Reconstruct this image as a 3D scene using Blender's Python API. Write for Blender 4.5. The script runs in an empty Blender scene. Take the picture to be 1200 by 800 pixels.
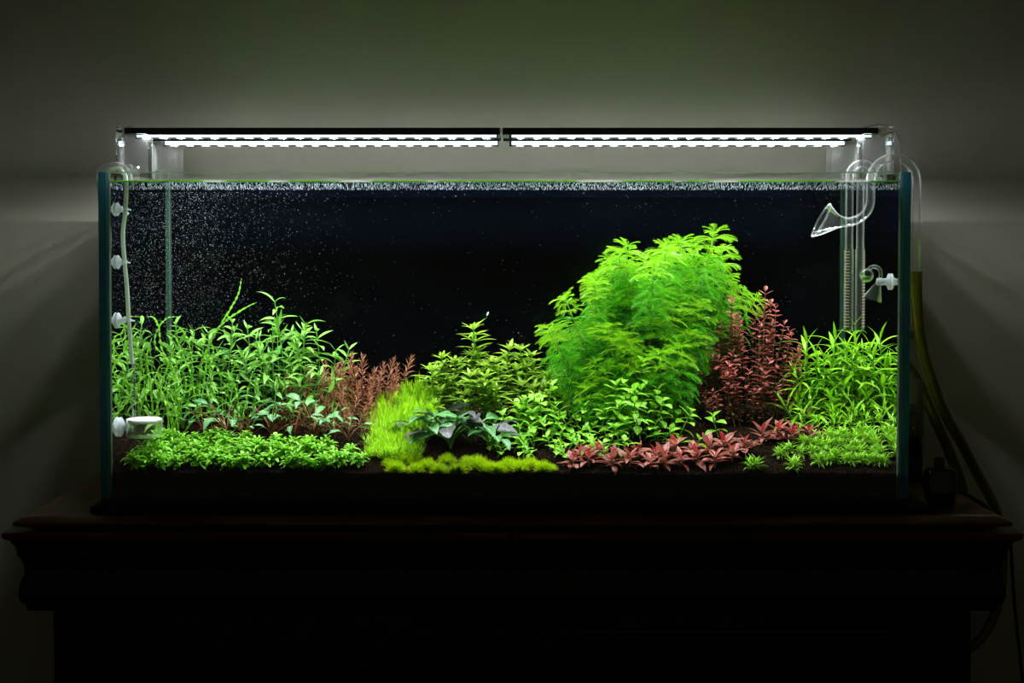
import bpy, math, random
from mathutils import Vector, Matrix, Quaternion, noise

SC = bpy.context.scene
COL = SC.collection
PI = math.pi
R = random.Random(7)

# ------------------------------------------------------------------ camera
D, FPX, TILT, SHY = 2.17, 1720.0, math.radians(1.8), -0.055
CX, CZ = 0.011, 1.158
cd = bpy.data.cameras.new('camera')
cd.lens = 36.0 * FPX / 1200.0
cd.sensor_width = 36.0
cd.shift_y = SHY
cd.clip_start = 0.05
cam = bpy.data.objects.new('camera', cd)
cam.location = (CX, -D, CZ)
cam.rotation_euler = (PI / 2 - TILT, 0, 0)
COL.objects.link(cam)
SC.camera = cam

# ------------------------------------------------------------------ world, exposure
W = bpy.data.worlds.new('room_dark')
SC.world = W
W.use_nodes = True
W.node_tree.nodes['Background'].inputs[0].default_value = (0.90, 0.88, 0.60, 1)
W.node_tree.nodes['Background'].inputs[1].default_value = 0.022
SC.view_settings.view_transform = 'Standard'
SC.view_settings.look = 'None'
SC.view_settings.exposure = 0.0
SC.view_settings.gamma = 1.0
SC.view_settings.use_curve_mapping = False
SC.cycles.max_bounces = 14
SC.cycles.transparent_max_bounces = 40
SC.cycles.glossy_bounces = 6
SC.cycles.sample_clamp_indirect = 20.0
SC.cycles.use_denoising = True
LED_POWER = 1800.0

# ------------------------------------------------------------------ pixel helper (1200x800 frame)
def at(px, py, y):
    u = px - 600.0
    v = 400.0 - py + SHY * 1200.0
    dy = math.cos(TILT) * FPX + v * math.sin(TILT)
    dz = v * math.cos(TILT) - FPX * math.sin(TILT)
    k = (D + y) / dy
    return Vector((CX + u * k, y, CZ + dz * k))

# ------------------------------------------------------------------ tank dimensions
TW, TD, T0, T1, TH = 0.600, 0.40, 0.760, 1.257, 0.012
WATER = 1.2435
WALL_Y = 0.50

# ------------------------------------------------------------------ materials
MATS = {}

def newmat(name):
    m = bpy.data.materials.new(name)
    m.use_nodes = True
    nt = m.node_tree
    for n in list(nt.nodes):
        nt.nodes.remove(n)
    out = nt.nodes.new('ShaderNodeOutputMaterial')
    MATS[name] = m
    return m, nt, out

def N(nt, t, **kw):
    n = nt.nodes.new(t)
    for k, v in kw.items():
        setattr(n, k, v)
    return n

def L(nt, a, b):
    nt.links.new(a, b)

def c4(c):
    return (c[0], c[1], c[2], 1.0)

def principled(name, col, rough=0.5, metal=0.0, spec=0.5, noise_scale=None, col2=None, bump=0.0, bump_scale=200.0,
               coat=0.0, emit=None, stretch=None, coords='Object'):
    m, nt, out = newmat(name)
    p = N(nt, 'ShaderNodeBsdfPrincipled')
    p.inputs['Base Color'].default_value = c4(col)
    p.inputs['Roughness'].default_value = rough
    p.inputs['Metallic'].default_value = metal
    p.inputs['Specular IOR Level'].default_value = spec
    p.inputs['Coat Weight'].default_value = coat
    p.inputs['Coat Roughness'].default_value = 0.06
    if emit:
        p.inputs['Emission Color'].default_value = c4(emit[0])
        p.inputs['Emission Strength'].default_value = emit[1]
    tc = N(nt, 'ShaderNodeTexCoord')
    src = tc.outputs[coords]
    if stretch:
        mp = N(nt, 'ShaderNodeMapping')
        mp.inputs['Scale'].default_value = stretch
        L(nt, src, mp.inputs[0])
        src = mp.outputs[0]
    if noise_scale:
        nz = N(nt, 'ShaderNodeTexNoise')
        nz.inputs['Scale'].default_value = noise_scale
        nz.inputs['Detail'].default_value = 5
        L(nt, src, nz.inputs['Vector'])
        rp = N(nt, 'ShaderNodeValToRGB')
        rp.color_ramp.elements[0].position = 0.35
        rp.color_ramp.elements[1].position = 0.68
        rp.color_ramp.elements[0].color = c4(col)
        rp.color_ramp.elements[1].color = c4(col2 or col)
        L(nt, nz.outputs['Fac'], rp.inputs[0])
        L(nt, rp.outputs[0], p.inputs['Base Color'])
    if bump:
        nb = N(nt, 'ShaderNodeTexNoise')
        nb.inputs['Scale'].default_value = bump_scale
        nb.inputs['Detail'].default_value = 4
        L(nt, src, nb.inputs['Vector'])
        b = N(nt, 'ShaderNodeBump')
        b.inputs['Strength'].default_value = bump
        b.inputs['Distance'].default_value = 0.002
        L(nt, nb.outputs['Fac'], b.inputs['Height'])
        L(nt, b.outputs[0], p.inputs['Normal'])
    L(nt, p.outputs[0], out.inputs[0])
    return m

def leafmat(name, col, col2, trans=0.35, rough=0.42, rib=None, rand=0.25, tipcol=None):
    """leaf: colour noise, per-object variation, lighter midrib from the leaf's own UV, translucent"""
    m, nt, out = newmat(name)
    tc = N(nt, 'ShaderNodeTexCoord')
    oi = N(nt, 'ShaderNodeObjectInfo')
    nz = N(nt, 'ShaderNodeTexNoise')
    nz.inputs['Scale'].default_value = 55
    nz.inputs['Detail'].default_value = 3
    L(nt, tc.outputs['Object'], nz.inputs['Vector'])
    add = N(nt, 'ShaderNodeMath', operation='ADD')
    add.use_clamp = True
    sc = N(nt, 'ShaderNodeMath', operation='MULTIPLY_ADD')
    L(nt, oi.outputs['Random'], sc.inputs[0])
    sc.inputs[1].default_value = rand * 2
    sc.inputs[2].default_value = -rand
    L(nt, nz.outputs['Fac'], add.inputs[0])
    L(nt, sc.outputs[0], add.inputs[1])
    mx = N(nt, 'ShaderNodeMix', data_type='RGBA')
    L(nt, add.outputs[0], mx.inputs[0])
    mx.inputs[6].default_value = c4(col)
    mx.inputs[7].default_value = c4(col2)
    res = mx.outputs[2]
    sep = None
    if rib or tipcol:
        sep = N(nt, 'ShaderNodeSeparateXYZ')
        L(nt, tc.outputs['UV'], sep.inputs[0])
    if tipcol:
        m3 = N(nt, 'ShaderNodeMix', data_type='RGBA')
        L(nt, sep.outputs[1], m3.inputs[0])
        L(nt, res, m3.inputs[6])
        m3.inputs[7].default_value = c4(tipcol)
        res = m3.outputs[2]
    if rib:
        ab = N(nt, 'ShaderNodeMath', operation='SUBTRACT')
        L(nt, sep.outputs[0], ab.inputs[0])
        ab.inputs[1].default_value = 0.5
        ab2 = N(nt, 'ShaderNodeMath', operation='ABSOLUTE')
        L(nt, ab.outputs[0], ab2.inputs[0])
        lt = N(nt, 'ShaderNodeMapRange')
        lt.inputs[1].default_value = 0.03
        lt.inputs[2].default_value = 0.09
        lt.inputs[3].default_value = 0.75
        lt.inputs[4].default_value = 0.0
        L(nt, ab2.outputs[0], lt.inputs[0])
        m4 = N(nt, 'ShaderNodeMix', data_type='RGBA')
        L(nt, lt.outputs[0], m4.inputs[0])
        L(nt, res, m4.inputs[6])
        m4.inputs[7].default_value = c4(rib)
        res = m4.outputs[2]
    p = N(nt, 'ShaderNodeBsdfPrincipled')
    p.inputs['Roughness'].default_value = rough
    p.inputs['Specular IOR Level'].default_value = 0.35
    L(nt, res, p.inputs['Base Color'])
    t = N(nt, 'ShaderNodeBsdfTranslucent')
    L(nt, res, t.inputs[0])
    ms = N(nt, 'ShaderNodeMixShader')
    ms.inputs[0].default_value = trans
    L(nt, p.outputs[0], ms.inputs[1])
    L(nt, t.outputs[0], ms.inputs[2])
    L(nt, ms.outputs[0], out.inputs[0])
    return m

def clearmat(name, ior=1.5, tint=(1, 1, 1), rough=0.0, frost=0.0, frost_col=(0.8, 0.85, 0.85), edge=0.0, boost=1.0, bump=None):
    """thin clear sheet: Fresnel mix of transparent and glossy, a little scattering if frosted or at grazing edges"""
    m, nt, out = newmat(name)
    fr = N(nt, 'ShaderNodeFresnel')
    fr.inputs[0].default_value = ior
    fac = fr.outputs[0]
    if boost != 1.0:
        mu = N(nt, 'ShaderNodeMath', operation='MULTIPLY')
        mu.use_clamp = True
        mu.inputs[1].default_value = boost
        L(nt, fac, mu.inputs[0])
        fac = mu.outputs[0]
    tr = N(nt, 'ShaderNodeBsdfTransparent')
    tr.inputs[0].default_value = c4(tint)
    gl = N(nt, 'ShaderNodeBsdfGlossy')
    gl.inputs['Roughness'].default_value = rough
    gl.inputs['Color'].default_value = (0.95, 0.95, 0.95, 1)
    base = tr.outputs[0]
    if frost or edge:
        df = N(nt, 'ShaderNodeBsdfTranslucent')
        df.inputs[0].default_value = c4(frost_col)
        df2 = N(nt, 'ShaderNodeBsdfDiffuse')
        df2.inputs[0].default_value = c4(frost_col)
        dm = N(nt, 'ShaderNodeMixShader')
        L(nt, df.outputs[0], dm.inputs[1])
        L(nt, df2.outputs[0], dm.inputs[2])
        fm = N(nt, 'ShaderNodeMixShader')
        if edge:
            lw = N(nt, 'ShaderNodeLayerWeight')
            lw.inputs[0].default_value = 0.5
            mr = N(nt, 'ShaderNodeMapRange')
            mr.inputs[1].default_value = 0.55
            mr.inputs[2].default_value = 1.0
            mr.inputs[3].default_value = frost
            mr.inputs[4].default_value = frost + edge
            L(nt, lw.outputs['Facing'], mr.inputs[0])
            L(nt, mr.outputs[0], fm.inputs[0])
        else:
            fm.inputs[0].default_value = frost
        L(nt, tr.outputs[0], fm.inputs[1])
        L(nt, dm.outputs[0], fm.inputs[2])
        base = fm.outputs[0]
    mx = N(nt, 'ShaderNodeMixShader')
    L(nt, fac, mx.inputs[0])
    L(nt, base, mx.inputs[1])
    L(nt, gl.outputs[0], mx.inputs[2])
    if bump:
        tc = N(nt, 'ShaderNodeTexCoord')
        nz = N(nt, 'ShaderNodeTexNoise')
        nz.inputs['Scale'].default_value = bump[0]
        L(nt, tc.outputs['Object'], nz.inputs['Vector'])
        b = N(nt, 'ShaderNodeBump')
        b.inputs['Strength'].default_value = bump[1]
        b.inputs['Distance'].default_value = 0.002
        L(nt, nz.outputs['Fac'], b.inputs['Height'])
        L(nt, b.outputs[0], gl.inputs['Normal'])
    L(nt, mx.outputs[0], out.inputs[0])
    return m

principled('wall_paint', (0.70, 0.66, 0.535), 0.8, noise_scale=1.6, col2=(0.65, 0.62, 0.50), bump=0.12, bump_scale=90)
principled('floor_wood', (0.10, 0.05, 0.03), 0.4, noise_scale=6, col2=(0.05, 0.025, 0.015), stretch=(1, 12, 1))
principled('ceiling_paint', (0.45, 0.45, 0.42), 0.85)
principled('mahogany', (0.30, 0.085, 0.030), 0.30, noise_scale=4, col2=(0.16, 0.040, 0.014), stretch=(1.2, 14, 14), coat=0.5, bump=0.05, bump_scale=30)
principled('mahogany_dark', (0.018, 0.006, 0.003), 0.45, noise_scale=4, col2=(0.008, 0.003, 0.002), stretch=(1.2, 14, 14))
principled('foam_mat', (0.006, 0.006, 0.007), 0.8, bump=0.3, bump_scale=400)
principled('black_film', (0.0006, 0.0011, 0.0024), 0.6, spec=0.0)
principled('black_metal', (0.012, 0.013, 0.012), 0.35, metal=0.3)
principled('aluminium_underside', (0.10, 0.105, 0.095), 0.7)
principled('black_plastic', (0.008, 0.008, 0.009), 0.22)
principled('black_gloss', (0.004, 0.004, 0.005), 0.08, coat=1.0)
principled('logo_silver', (0.55, 0.50, 0.45), 0.35, metal=0.7)
principled('white_label', (0.33, 0.32, 0.27), 0.5)
principled('ink_black', (0.01, 0.01, 0.01), 0.6)
principled('white_ceramic', (0.85, 0.85, 0.82), 0.5)
principled('bubble_white', (0.85, 0.9, 1.0), 0.3)
principled('mist_white', (0.60, 0.66, 0.76), 0.5)
principled('cable_black', (0.004, 0.004, 0.004), 0.5)
principled('tie_black', (0.004, 0.004, 0.004), 0.5)
principled('cable_grey', (0.30, 0.28, 0.22), 0.5)
principled('soil_dark', (0.0045, 0.0028, 0.0018), 1.0, spec=0.0, noise_scale=160, col2=(0.013, 0.0080, 0.0052), bump=1.0, bump_scale=350)
principled('soil_grain', (0.006, 0.004, 0.0025), 1.0, spec=0.0, noise_scale=60, col2=(0.020, 0.012, 0.008))
principled('wood_root', (0.35, 0.26, 0.18), 0.8)
principled('led_bead', (1, 1, 1), 0.5, emit=((0.93, 0.97, 1.0), LED_POWER))
principled('led_diffuser', (0.8, 0.85, 0.9), 0.3, emit=((0.70, 0.92, 1.0), 1.5))
principled('led_dome', (0.8, 0.85, 0.9), 0.3, emit=((0.88, 0.90, 1.0), 5.0))

leafmat('silicone_tube', (0.55, 0.62, 0.50), (0.62, 0.68, 0.56), trans=0.45, rough=0.3)
leafmat('suction_white', (0.72, 0.76, 0.80), (0.82, 0.85, 0.86), trans=0.45, rough=0.3)
leafmat('glass_edge_teal', (0.06, 0.30, 0.42), (0.04, 0.21, 0.34), trans=0.6, rough=0.15)
leafmat('glass_edge_navy', (0.006, 0.030, 0.045), (0.004, 0.020, 0.030), trans=0.4, rough=0.2)
leafmat('glass_edge_green', (0.45, 0.62, 0.42), (0.55, 0.70, 0.50), trans=0.6, rough=0.2)
leafmat('silicone_seal', (0.42, 0.50, 0.42), (0.50, 0.56, 0.47), trans=0.6, rough=0.3)
leafmat('silicone_corner', (0.035, 0.085, 0.045), (0.02, 0.06, 0.045), trans=0.5, rough=0.3)

clearmat('tank_glass', 1.45, tint=(0.985, 0.995, 0.99))
clearmat('water_surface', 1.333, tint=(0.985, 0.997, 0.995))
clearmat('water_on_glass', 1.10, tint=(0.985, 0.997, 0.995))
clearmat('wet_glass', 1.10, tint=(0.98, 0.995, 0.99))
clearmat('acrylic_clear', 1.49, frost=0.008, edge=0.22, boost=1.4)
clearmat('lab_glass', 1.45, frost=0.02, edge=0.8, boost=0.45, frost_col=(0.92, 0.95, 0.96))
clearmat('hose_clear', 1.45, tint=(0.72, 0.70, 0.14), frost=0.25, frost_col=(0.85, 0.82, 0.10), edge=0.4)

# algae line at the waterline: green and white stretches
m, nt, out = newmat('algae_line')
tc = N(nt, 'ShaderNodeTexCoord')
mp = N(nt, 'ShaderNodeMapping'); mp.inputs['Scale'].default_value = (11, 0, 0)
L(nt, tc.outputs['Object'], mp.inputs[0])
nz = N(nt, 'ShaderNodeTexNoise'); nz.inputs['Scale'].default_value = 1.0; nz.inputs['Detail'].default_value = 4
L(nt, mp.outputs[0], nz.inputs['Vector'])
rp = N(nt, 'ShaderNodeValToRGB')
rp.color_ramp.elements[0].position = 0.50; rp.color_ramp.elements[0].color = (0.16, 0.50, 0.02, 1)
rp.color_ramp.elements[1].position = 0.55; rp.color_ramp.elements[1].color = (0.75, 0.80, 0.72, 1)
L(nt, nz.outputs['Fac'], rp.inputs[0])
df = N(nt, 'ShaderNodeBsdfDiffuse'); tl = N(nt, 'ShaderNodeBsdfTranslucent'); mm = N(nt, 'ShaderNodeMixShader')
L(nt, rp.outputs[0], df.inputs[0]); L(nt, rp.outputs[0], tl.inputs[0])
L(nt, df.outputs[0], mm.inputs[1]); L(nt, tl.outputs[0], mm.inputs[2]); L(nt, mm.outputs[0], out.inputs[0])

# plants
leafmat('leaf_willow', (0.1, 0.34, 0.03), (0.24, 0.52, 0.07), rib=(0.32, 0.58, 0.14), tipcol=(0.20, 0.45, 0.06))
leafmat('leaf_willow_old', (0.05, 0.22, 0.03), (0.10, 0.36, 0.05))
leafmat('leaf_ribbon', (0.12, 0.42, 0.02), (0.28, 0.62, 0.04))
leafmat('leaf_carpet', (0.11, 0.42, 0.012), (0.26, 0.62, 0.035), tipcol=(0.26, 0.58, 0.03))
leafmat('leaf_crypt', (0.05, 0.2, 0.05), (0.14, 0.34, 0.11), rib=(0.28, 0.50, 0.20), trans=0.2, rand=0.4)
leafmat('petiole_brown', (0.20, 0.07, 0.03), (0.32, 0.14, 0.05))
leafmat('leaf_russet', (0.2, 0.07, 0.03), (0.34, 0.13, 0.06), tipcol=(0.38, 0.15, 0.08))
leafmat('leaf_needle', (0.10, 0.36, 0.003), (0.30, 0.62, 0.008), tipcol=(0.52, 0.80, 0.02))
leafmat('leaf_moss', (0.36, 0.54, 0.003), (0.5, 0.7, 0.006))
leafmat('leaf_broad', (0.035, 0.14, 0.03), (0.08, 0.26, 0.055), rib=(0.24, 0.50, 0.22), trans=0.2, rand=0.2)
leafmat('leaf_broad_purple', (0.035, 0.04, 0.04), (0.075, 0.06, 0.065), rib=(0.12, 0.15, 0.12), trans=0.12, rand=0.2)
leafmat('petiole_green', (0.14, 0.34, 0.05), (0.20, 0.42, 0.08))
leafmat('leaf_star', (0.14, 0.34, 0.012), (0.26, 0.46, 0.03), rib=(0.40, 0.58, 0.10), tipcol=(0.30, 0.48, 0.04))
leafmat('leaf_star_top', (0.26, 0.3, 0.04), (0.4, 0.46, 0.08))
leafmat('leaf_round', (0.14, 0.44, 0.01), (0.32, 0.64, 0.035), rib=(0.45, 0.82, 0.18))
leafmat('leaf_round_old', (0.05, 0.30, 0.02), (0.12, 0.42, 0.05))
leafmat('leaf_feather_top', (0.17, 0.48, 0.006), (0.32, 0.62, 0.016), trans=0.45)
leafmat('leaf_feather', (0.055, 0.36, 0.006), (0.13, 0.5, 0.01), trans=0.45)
leafmat('leaf_feather_depth_shade', (0.012, 0.20, 0.015), (0.03, 0.30, 0.02), trans=0.45)  # older lower whorls, colour also darkened for light lost with water depth
leafmat('leaf_pink', (0.36, 0.075, 0.06), (0.5, 0.15, 0.13), rand=0.4)
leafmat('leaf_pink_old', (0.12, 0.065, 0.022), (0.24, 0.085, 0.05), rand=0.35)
leafmat('stem_olive', (0.10, 0.10, 0.02), (0.18, 0.13, 0.03))
leafmat('leaf_grass', (0.17, 0.48, 0.006), (0.3, 0.64, 0.012), rib=(0.48, 0.82, 0.08))
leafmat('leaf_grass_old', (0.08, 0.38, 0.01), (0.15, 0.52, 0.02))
leafmat('leaf_narrow', (0.17, 0.45, 0.008), (0.32, 0.62, 0.02))
leafmat('leaf_rose', (0.25, 0.055, 0.04), (0.42, 0.14, 0.095), rib=(0.34, 0.10, 0.08), rand=0.45)
leafmat('leaf_rose_young', (0.34, 0.016, 0.02), (0.4, 0.06, 0.055), rand=0.3)
leafmat('stem_green', (0.12, 0.34, 0.03), (0.18, 0.42, 0.05))
leafmat('stem_pale', (0.35, 0.30, 0.12), (0.42, 0.36, 0.18))

# ------------------------------------------------------------------ mesh builder
class MB:
    def __init__(self):
        self.v, self.f, self.m, self.s, self.uv = [], [], [], [], []

    def add(self, verts, faces, mat=0, M=None, smooth=False, uvs=None):
        o = len(self.v)
        if M is not None:
            verts = [M @ Vector(p) for p in verts]
        self.v.extend(verts)
        for f in faces:
            self.f.append([i + o for i in f])
            self.m.append(mat)
            self.s.append(smooth)
            self.uv.extend([uvs[i] for i in f] if uvs else [(0.5, 0.5)] * len(f))

    def box(self, x0, x1, y0, y1, z0, z1, mat=0, M=None, face_mats=None):
        v = [(x0, y0, z0), (x1, y0, z0), (x1, y1, z0), (x0, y1, z0), (x0, y0, z1), (x1, y0, z1), (x1, y1, z1), (x0, y1, z1)]
        # bottom, top, front(-y), right(+x), back(+y), left(-x)
        f = [(0, 3, 2, 1), (4, 5, 6, 7), (0, 1, 5, 4), (1, 2, 6, 5), (2, 3, 7, 6), (3, 0, 4, 7)]
        for i, q in enumerate(f):
            self.add(v, [], 0)
            break
        o = len(self.v) - 8
        if M is not None:
            for i in range(8):
                self.v[o + i] = M @ Vector(v[i])
        for i, q in enumerate(f):
            self.f.append([k + o for k in q])
            self.m.append(face_mats[i] if face_mats else mat)
            self.s.append(False)
            self.uv.extend([(0.5, 0.5)] * 4)

    def tube(self, pts, rad, n=8, mat=0, caps=True, smooth=True, flat=None, up=None):
        pts = [Vector(p) for p in pts]
        if not isinstance(rad, (list, tuple)):
            rad = [rad] * len(pts)
        verts, faces = [], []
        prev = None
        for i, p in enumerate(pts):
            t = (pts[min(i + 1, len(pts) - 1)] - pts[max(i - 1, 0)])
            t = t.normalized() if t.length > 1e-9 else Vector((0, 0, 1))
            if prev is None:
                a = Vector(up) if up else (Vector((1, 0, 0)) if abs(t.x) < 0.8 else Vector((0, 1, 0)))
                a = (a - t * a.dot(t)).normalized()
            else:
                a = (prev - t * prev.dot(t))
                a = a.normalized() if a.length > 1e-6 else t.orthogonal().normalized()
            prev = a
            b = t.cross(a)
            r = rad[i]
            for k in range(n):
                an = 2 * PI * k / n
                verts.append(p + a * (math.cos(an) * r) + b * (math.sin(an) * r * (flat or 1)))
        for i in range(len(pts) - 1):
            for k in range(n):
                k2 = (k + 1) % n
                faces.append((i * n + k, i * n + k2, (i + 1) * n + k2, (i + 1) * n + k))
        self.add(verts, faces, mat, smooth=smooth)
        if caps:
            self.add([verts[k] for k in range(n)], [tuple(range(n - 1, -1, -1))], mat)
            e = (len(pts) - 1) * n
            self.add([verts[e + k] for k in range(n)], [tuple(range(n))], mat)

    def lathe(self, prof, n=20, mat=0, M=None, smooth=True, caps=False):
        verts, faces = [], []
        for r, z in prof:
            for k in range(n):
                a = 2 * PI * k / n
                verts.append((r * math.cos(a), r * math.sin(a), z))
        for i in range(len(prof) - 1):
            for k in range(n):
                k2 = (k + 1) % n
                faces.append((i * n + k, i * n + k2, (i + 1) * n + k2, (i + 1) * n + k))
        if caps:
            faces.append(tuple(range(n - 1, -1, -1)))
            e = (len(prof) - 1) * n
            faces.append(tuple(e + k for k in range(n)))
        self.add(verts, faces, mat, M, smooth)

    def mesh(self, name, mats):
        me = bpy.data.meshes.new(name)
        me.from_pydata([tuple(p) for p in self.v], [], self.f)
        for mm_ in (mats if isinstance(mats, (list, tuple)) else [mats]):
            me.materials.append(MATS[mm_])
        me.polygons.foreach_set('material_index', self.m)
        me.polygons.foreach_set('use_smooth', self.s)
        uvl = me.uv_layers.new(name='UVMap')
        flat = [c for uv in self.uv for c in uv]
        uvl.data.foreach_set('uv', flat)
        me.update()
        return me

    def build(self, name, mats, parent=None, bevel=None):
        return link(name, self.mesh(name, mats), parent, bevel=bevel)

def link(name, me, parent=None, M=None, bevel=None):
    o = bpy.data.objects.new(name, me)
    COL.objects.link(o)
    if parent is not None:
        o.parent = parent
    if M is not None:
        o.matrix_local = M
    if bevel:
        b = o.modifiers.new('soft_edges', 'BEVEL')
        b.width = bevel
        b.segments = 2
    return o

def tag(o, label=None, cat=None, group=None, kind=None):
    if label: o['label'] = label
    if cat: o['category'] = cat
    if group: o['group'] = group
    if kind: o['kind'] = kind
    return o

def thing(name, label, cat, M=None, group=None):
    o = bpy.data.objects.new(name, None)
    o.empty_display_size = 0.01
    COL.objects.link(o)
    if M is not None:
        o.matrix_world = M
    return tag(o, label, cat, group)

T = Matrix.Translation
def RX(a): return Matrix.Rotation(a, 4, 'X')
def RY(a): return Matrix.Rotation(a, 4, 'Y')
def RZ(a): return Matrix.Rotation(a, 4, 'Z')
def S(a): return Matrix.Scale(a, 4)

def bez(p0, p1, p2, p3, n):
    p0, p1, p2, p3 = map(Vector, (p0, p1, p2, p3))
    out = []
    for i in range(n + 1):
        t = i / n
        out.append(p0 * (1 - t) ** 3 + p1 * (3 * t * (1 - t) ** 2) + p2 * (3 * t * t * (1 - t)) + p3 * t ** 3)
    return out

def smooth_path(keys, n=8):
    keys = [Vector(k) for k in keys]
    out = []
    for i in range(len(keys) - 1):
        p0 = keys[max(i - 1, 0)]; p1 = keys[i]; p2 = keys[i + 1]; p3 = keys[min(i + 2, len(keys) - 1)]
        for j in range(n):
            t = j / n
            out.append(0.5 * ((2 * p1) + (p2 - p0) * t + (2 * p0 - 5 * p1 + 4 * p2 - p3) * t * t + (3 * p1 - p0 - 3 * p2 + p3) * t ** 3))
    out.append(keys[-1])
    return out

# ================================================================== ROOM
def structure(name, mb, mats):
    return tag(mb.build(name, mats), kind='structure')

mb = MB(); mb.box(-2.6, 2.6, WALL_Y, WALL_Y + 0.1, 0, 2.7); tag(structure('wall_back', mb, 'wall_paint'), 'plain greyish wall behind the aquarium, lit by its lamps')
mb = MB(); mb.box(-2.7, -2.6, -3.2, WALL_Y + 0.1, 0, 2.7); structure('wall_left', mb, 'wall_paint')
mb = MB(); mb.box(2.6, 2.7, -3.2, WALL_Y + 0.1, 0, 2.7); structure('wall_right', mb, 'wall_paint')
mb = MB(); mb.box(-2.7, 2.7, -3.2, WALL_Y + 0.1, -0.1, 0); structure('floor', mb, 'floor_wood')
mb = MB(); mb.box(-2.7, 2.7, -3.2, WALL_Y + 0.1, 2.7, 2.8); structure('ceiling', mb, 'ceiling_paint')
mb = MB(); mb.box(-2.6, 2.6, WALL_Y - 0.015, WALL_Y, 0, 0.1); structure('baseboard_back', mb, 'mahogany_dark')

# ================================================================== CABINET
cab = thing('cabinet', 'dark mahogany cabinet with moulded top edge and scrolled frieze, carrying the aquarium', 'cabinet', T((0.0115, 0, 0)))

def swept(mb, prof, hw, yf, yb, mat=0, x0=None, x1=None):
    """profile [(offset, z)] swept along left side, front, right side (mitred)"""
    rows = []
    for off, z in prof:
        rows.append([(-hw - off, yb, z), (-hw - off, yf - off, z), (hw + off, yf - off, z), (hw + off, yb, z)])
    verts = [p for r in rows for p in r]
    faces = []
    for i in range(len(rows) - 1):
        for k in range(3):
            a = i * 4 + k
            faces.append((a, a + 1, a + 5, a + 4))
    mb.add(verts, [f[::-1] for f in faces], mat)
    return rows

YB = 0.488
mb = MB()
prof = [(0, 0.750), (0.004, 0.7498), (0.010, 0.7485), (0.018, 0.7455), (0.0245, 0.7425), (0.0265, 0.740), (0.0255, 0.7375), (0.020, 0.735), (0.010, 0.7325), (0.004, 0.7305), (0.0, 0.730)]
rows = swept(mb, prof, 0.708, -0.002, YB)
mb.add(rows[0], [(0, 1, 2, 3)], 0)
mb.add(rows[-1], [(3, 2, 1, 0)], 0)
mb.add([r[0] for r in rows], [tuple(range(len(rows)))], 0)
mb.add([r[3] for r in rows], [tuple(range(len(rows) - 1, -1, -1))], 0)
mb.build('cabinet_top', 'mahogany', cab)

# ledge moulding in two lengths that meet at the middle
def ledge(sgn, dz):
    mb = MB()
    prof = [(0, 0.7285 + dz), (0.0335, 0.7285 + dz), (0.0350, 0.7265 + dz), (0.0345, 0.722 + dz), (0.032, 0.7185 + dz), (0.026, 0.7155 + dz), (0.0, 0.7145 + dz)]
    hw, yf = 0.7125, -0.002
    P = []
    for off, z in prof:
        P.append([(sgn * (hw + off), YB, z), (sgn * (hw + off), yf - off, z), (sgn * 0.0012, yf - off, z)])
    verts = [p for r in P for p in r]
    faces = []
    for i in range(len(P) - 1):
        for k in range(2):
            a = i * 3 + k
            q = (a, a + 1, a + 4, a + 3)
            faces.append(q if sgn > 0 else q[::-1])
    mb.add(verts, faces, 0)
    mb.add([r[2] for r in P], [tuple(range(len(P)))], 0)
    return mb.build('ledge_moulding', 'mahogany', cab)
ledge(-1, 0.0); ledge(1, -0.0008)
mb = MB(); mb.box(-0.705, 0.705, 0.002, YB, 0.7145, 0.7304); mb.build('subframe', 'mahogany_dark', cab)
mb = MB()
prof = [(0.026, 0.716), (0.0235, 0.711), (0.020, 0.706), (0.018, 0.699), (0.0175, 0.692), (0.013, 0.685), (0.0105, 0.677), (0.009, 0.668), (0.0105, 0.660), (0.0145, 0.650), (0.0165, 0.640),
        (0.0165, 0.630), (0.014, 0.622), (0.009, 0.617), (0.008, 0.612), (0.006, 0.607), (0.0, 0.606), (-0.05, 0.606)]
swept(mb, prof, 0.7125, -0.002, YB)
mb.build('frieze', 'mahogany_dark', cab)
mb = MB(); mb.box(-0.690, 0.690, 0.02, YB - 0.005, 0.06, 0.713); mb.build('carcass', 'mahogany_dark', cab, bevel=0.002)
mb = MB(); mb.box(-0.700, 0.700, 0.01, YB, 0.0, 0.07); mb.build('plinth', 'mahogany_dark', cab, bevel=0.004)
for s in (-1, 1):
    x0, x1 = (-0.668, -0.002) if s < 0 else (0.002, 0.668)
    mb = MB()
    mb.box(x0, x1, 0.008, 0.02, 0.09, 0.600)
    w = 0.06
    mb.box(x0 + w, x1 - w, 0.002, 0.008, 0.09 + w, 0.600 - w)
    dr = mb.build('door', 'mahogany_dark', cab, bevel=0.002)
# fine profile rail on the right door, it catches a glint in the photo
mb = MB(); mb.tube([(0.10, 0.006, 0.5715), (0.56, 0.006, 0.5715)], 0.0016, 6)
mb.build('door_bead', 'mahogany', cab)

# foam mat
mb = MB(); mb.box(-0.616, 0.636, 0.0, 0.425, 0.750, 0.7598)
tag(mb.build('foam_mat', 'foam_mat', bevel=0.001), 'thin black mat lying between the aquarium and the cabinet top', 'mat')

# ================================================================== TANK
tank = thing('aquarium', 'long rimless glass aquarium with black back, standing on the wooden cabinet', 'aquarium', T((0, 0, 0)))
E = 0.0012
G, TE, NV, GE = 0, 1, 2, 3
pm = ['tank_glass', 'glass_edge_teal', 'glass_edge_navy', 'glass_edge_green', 'wet_glass']
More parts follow.
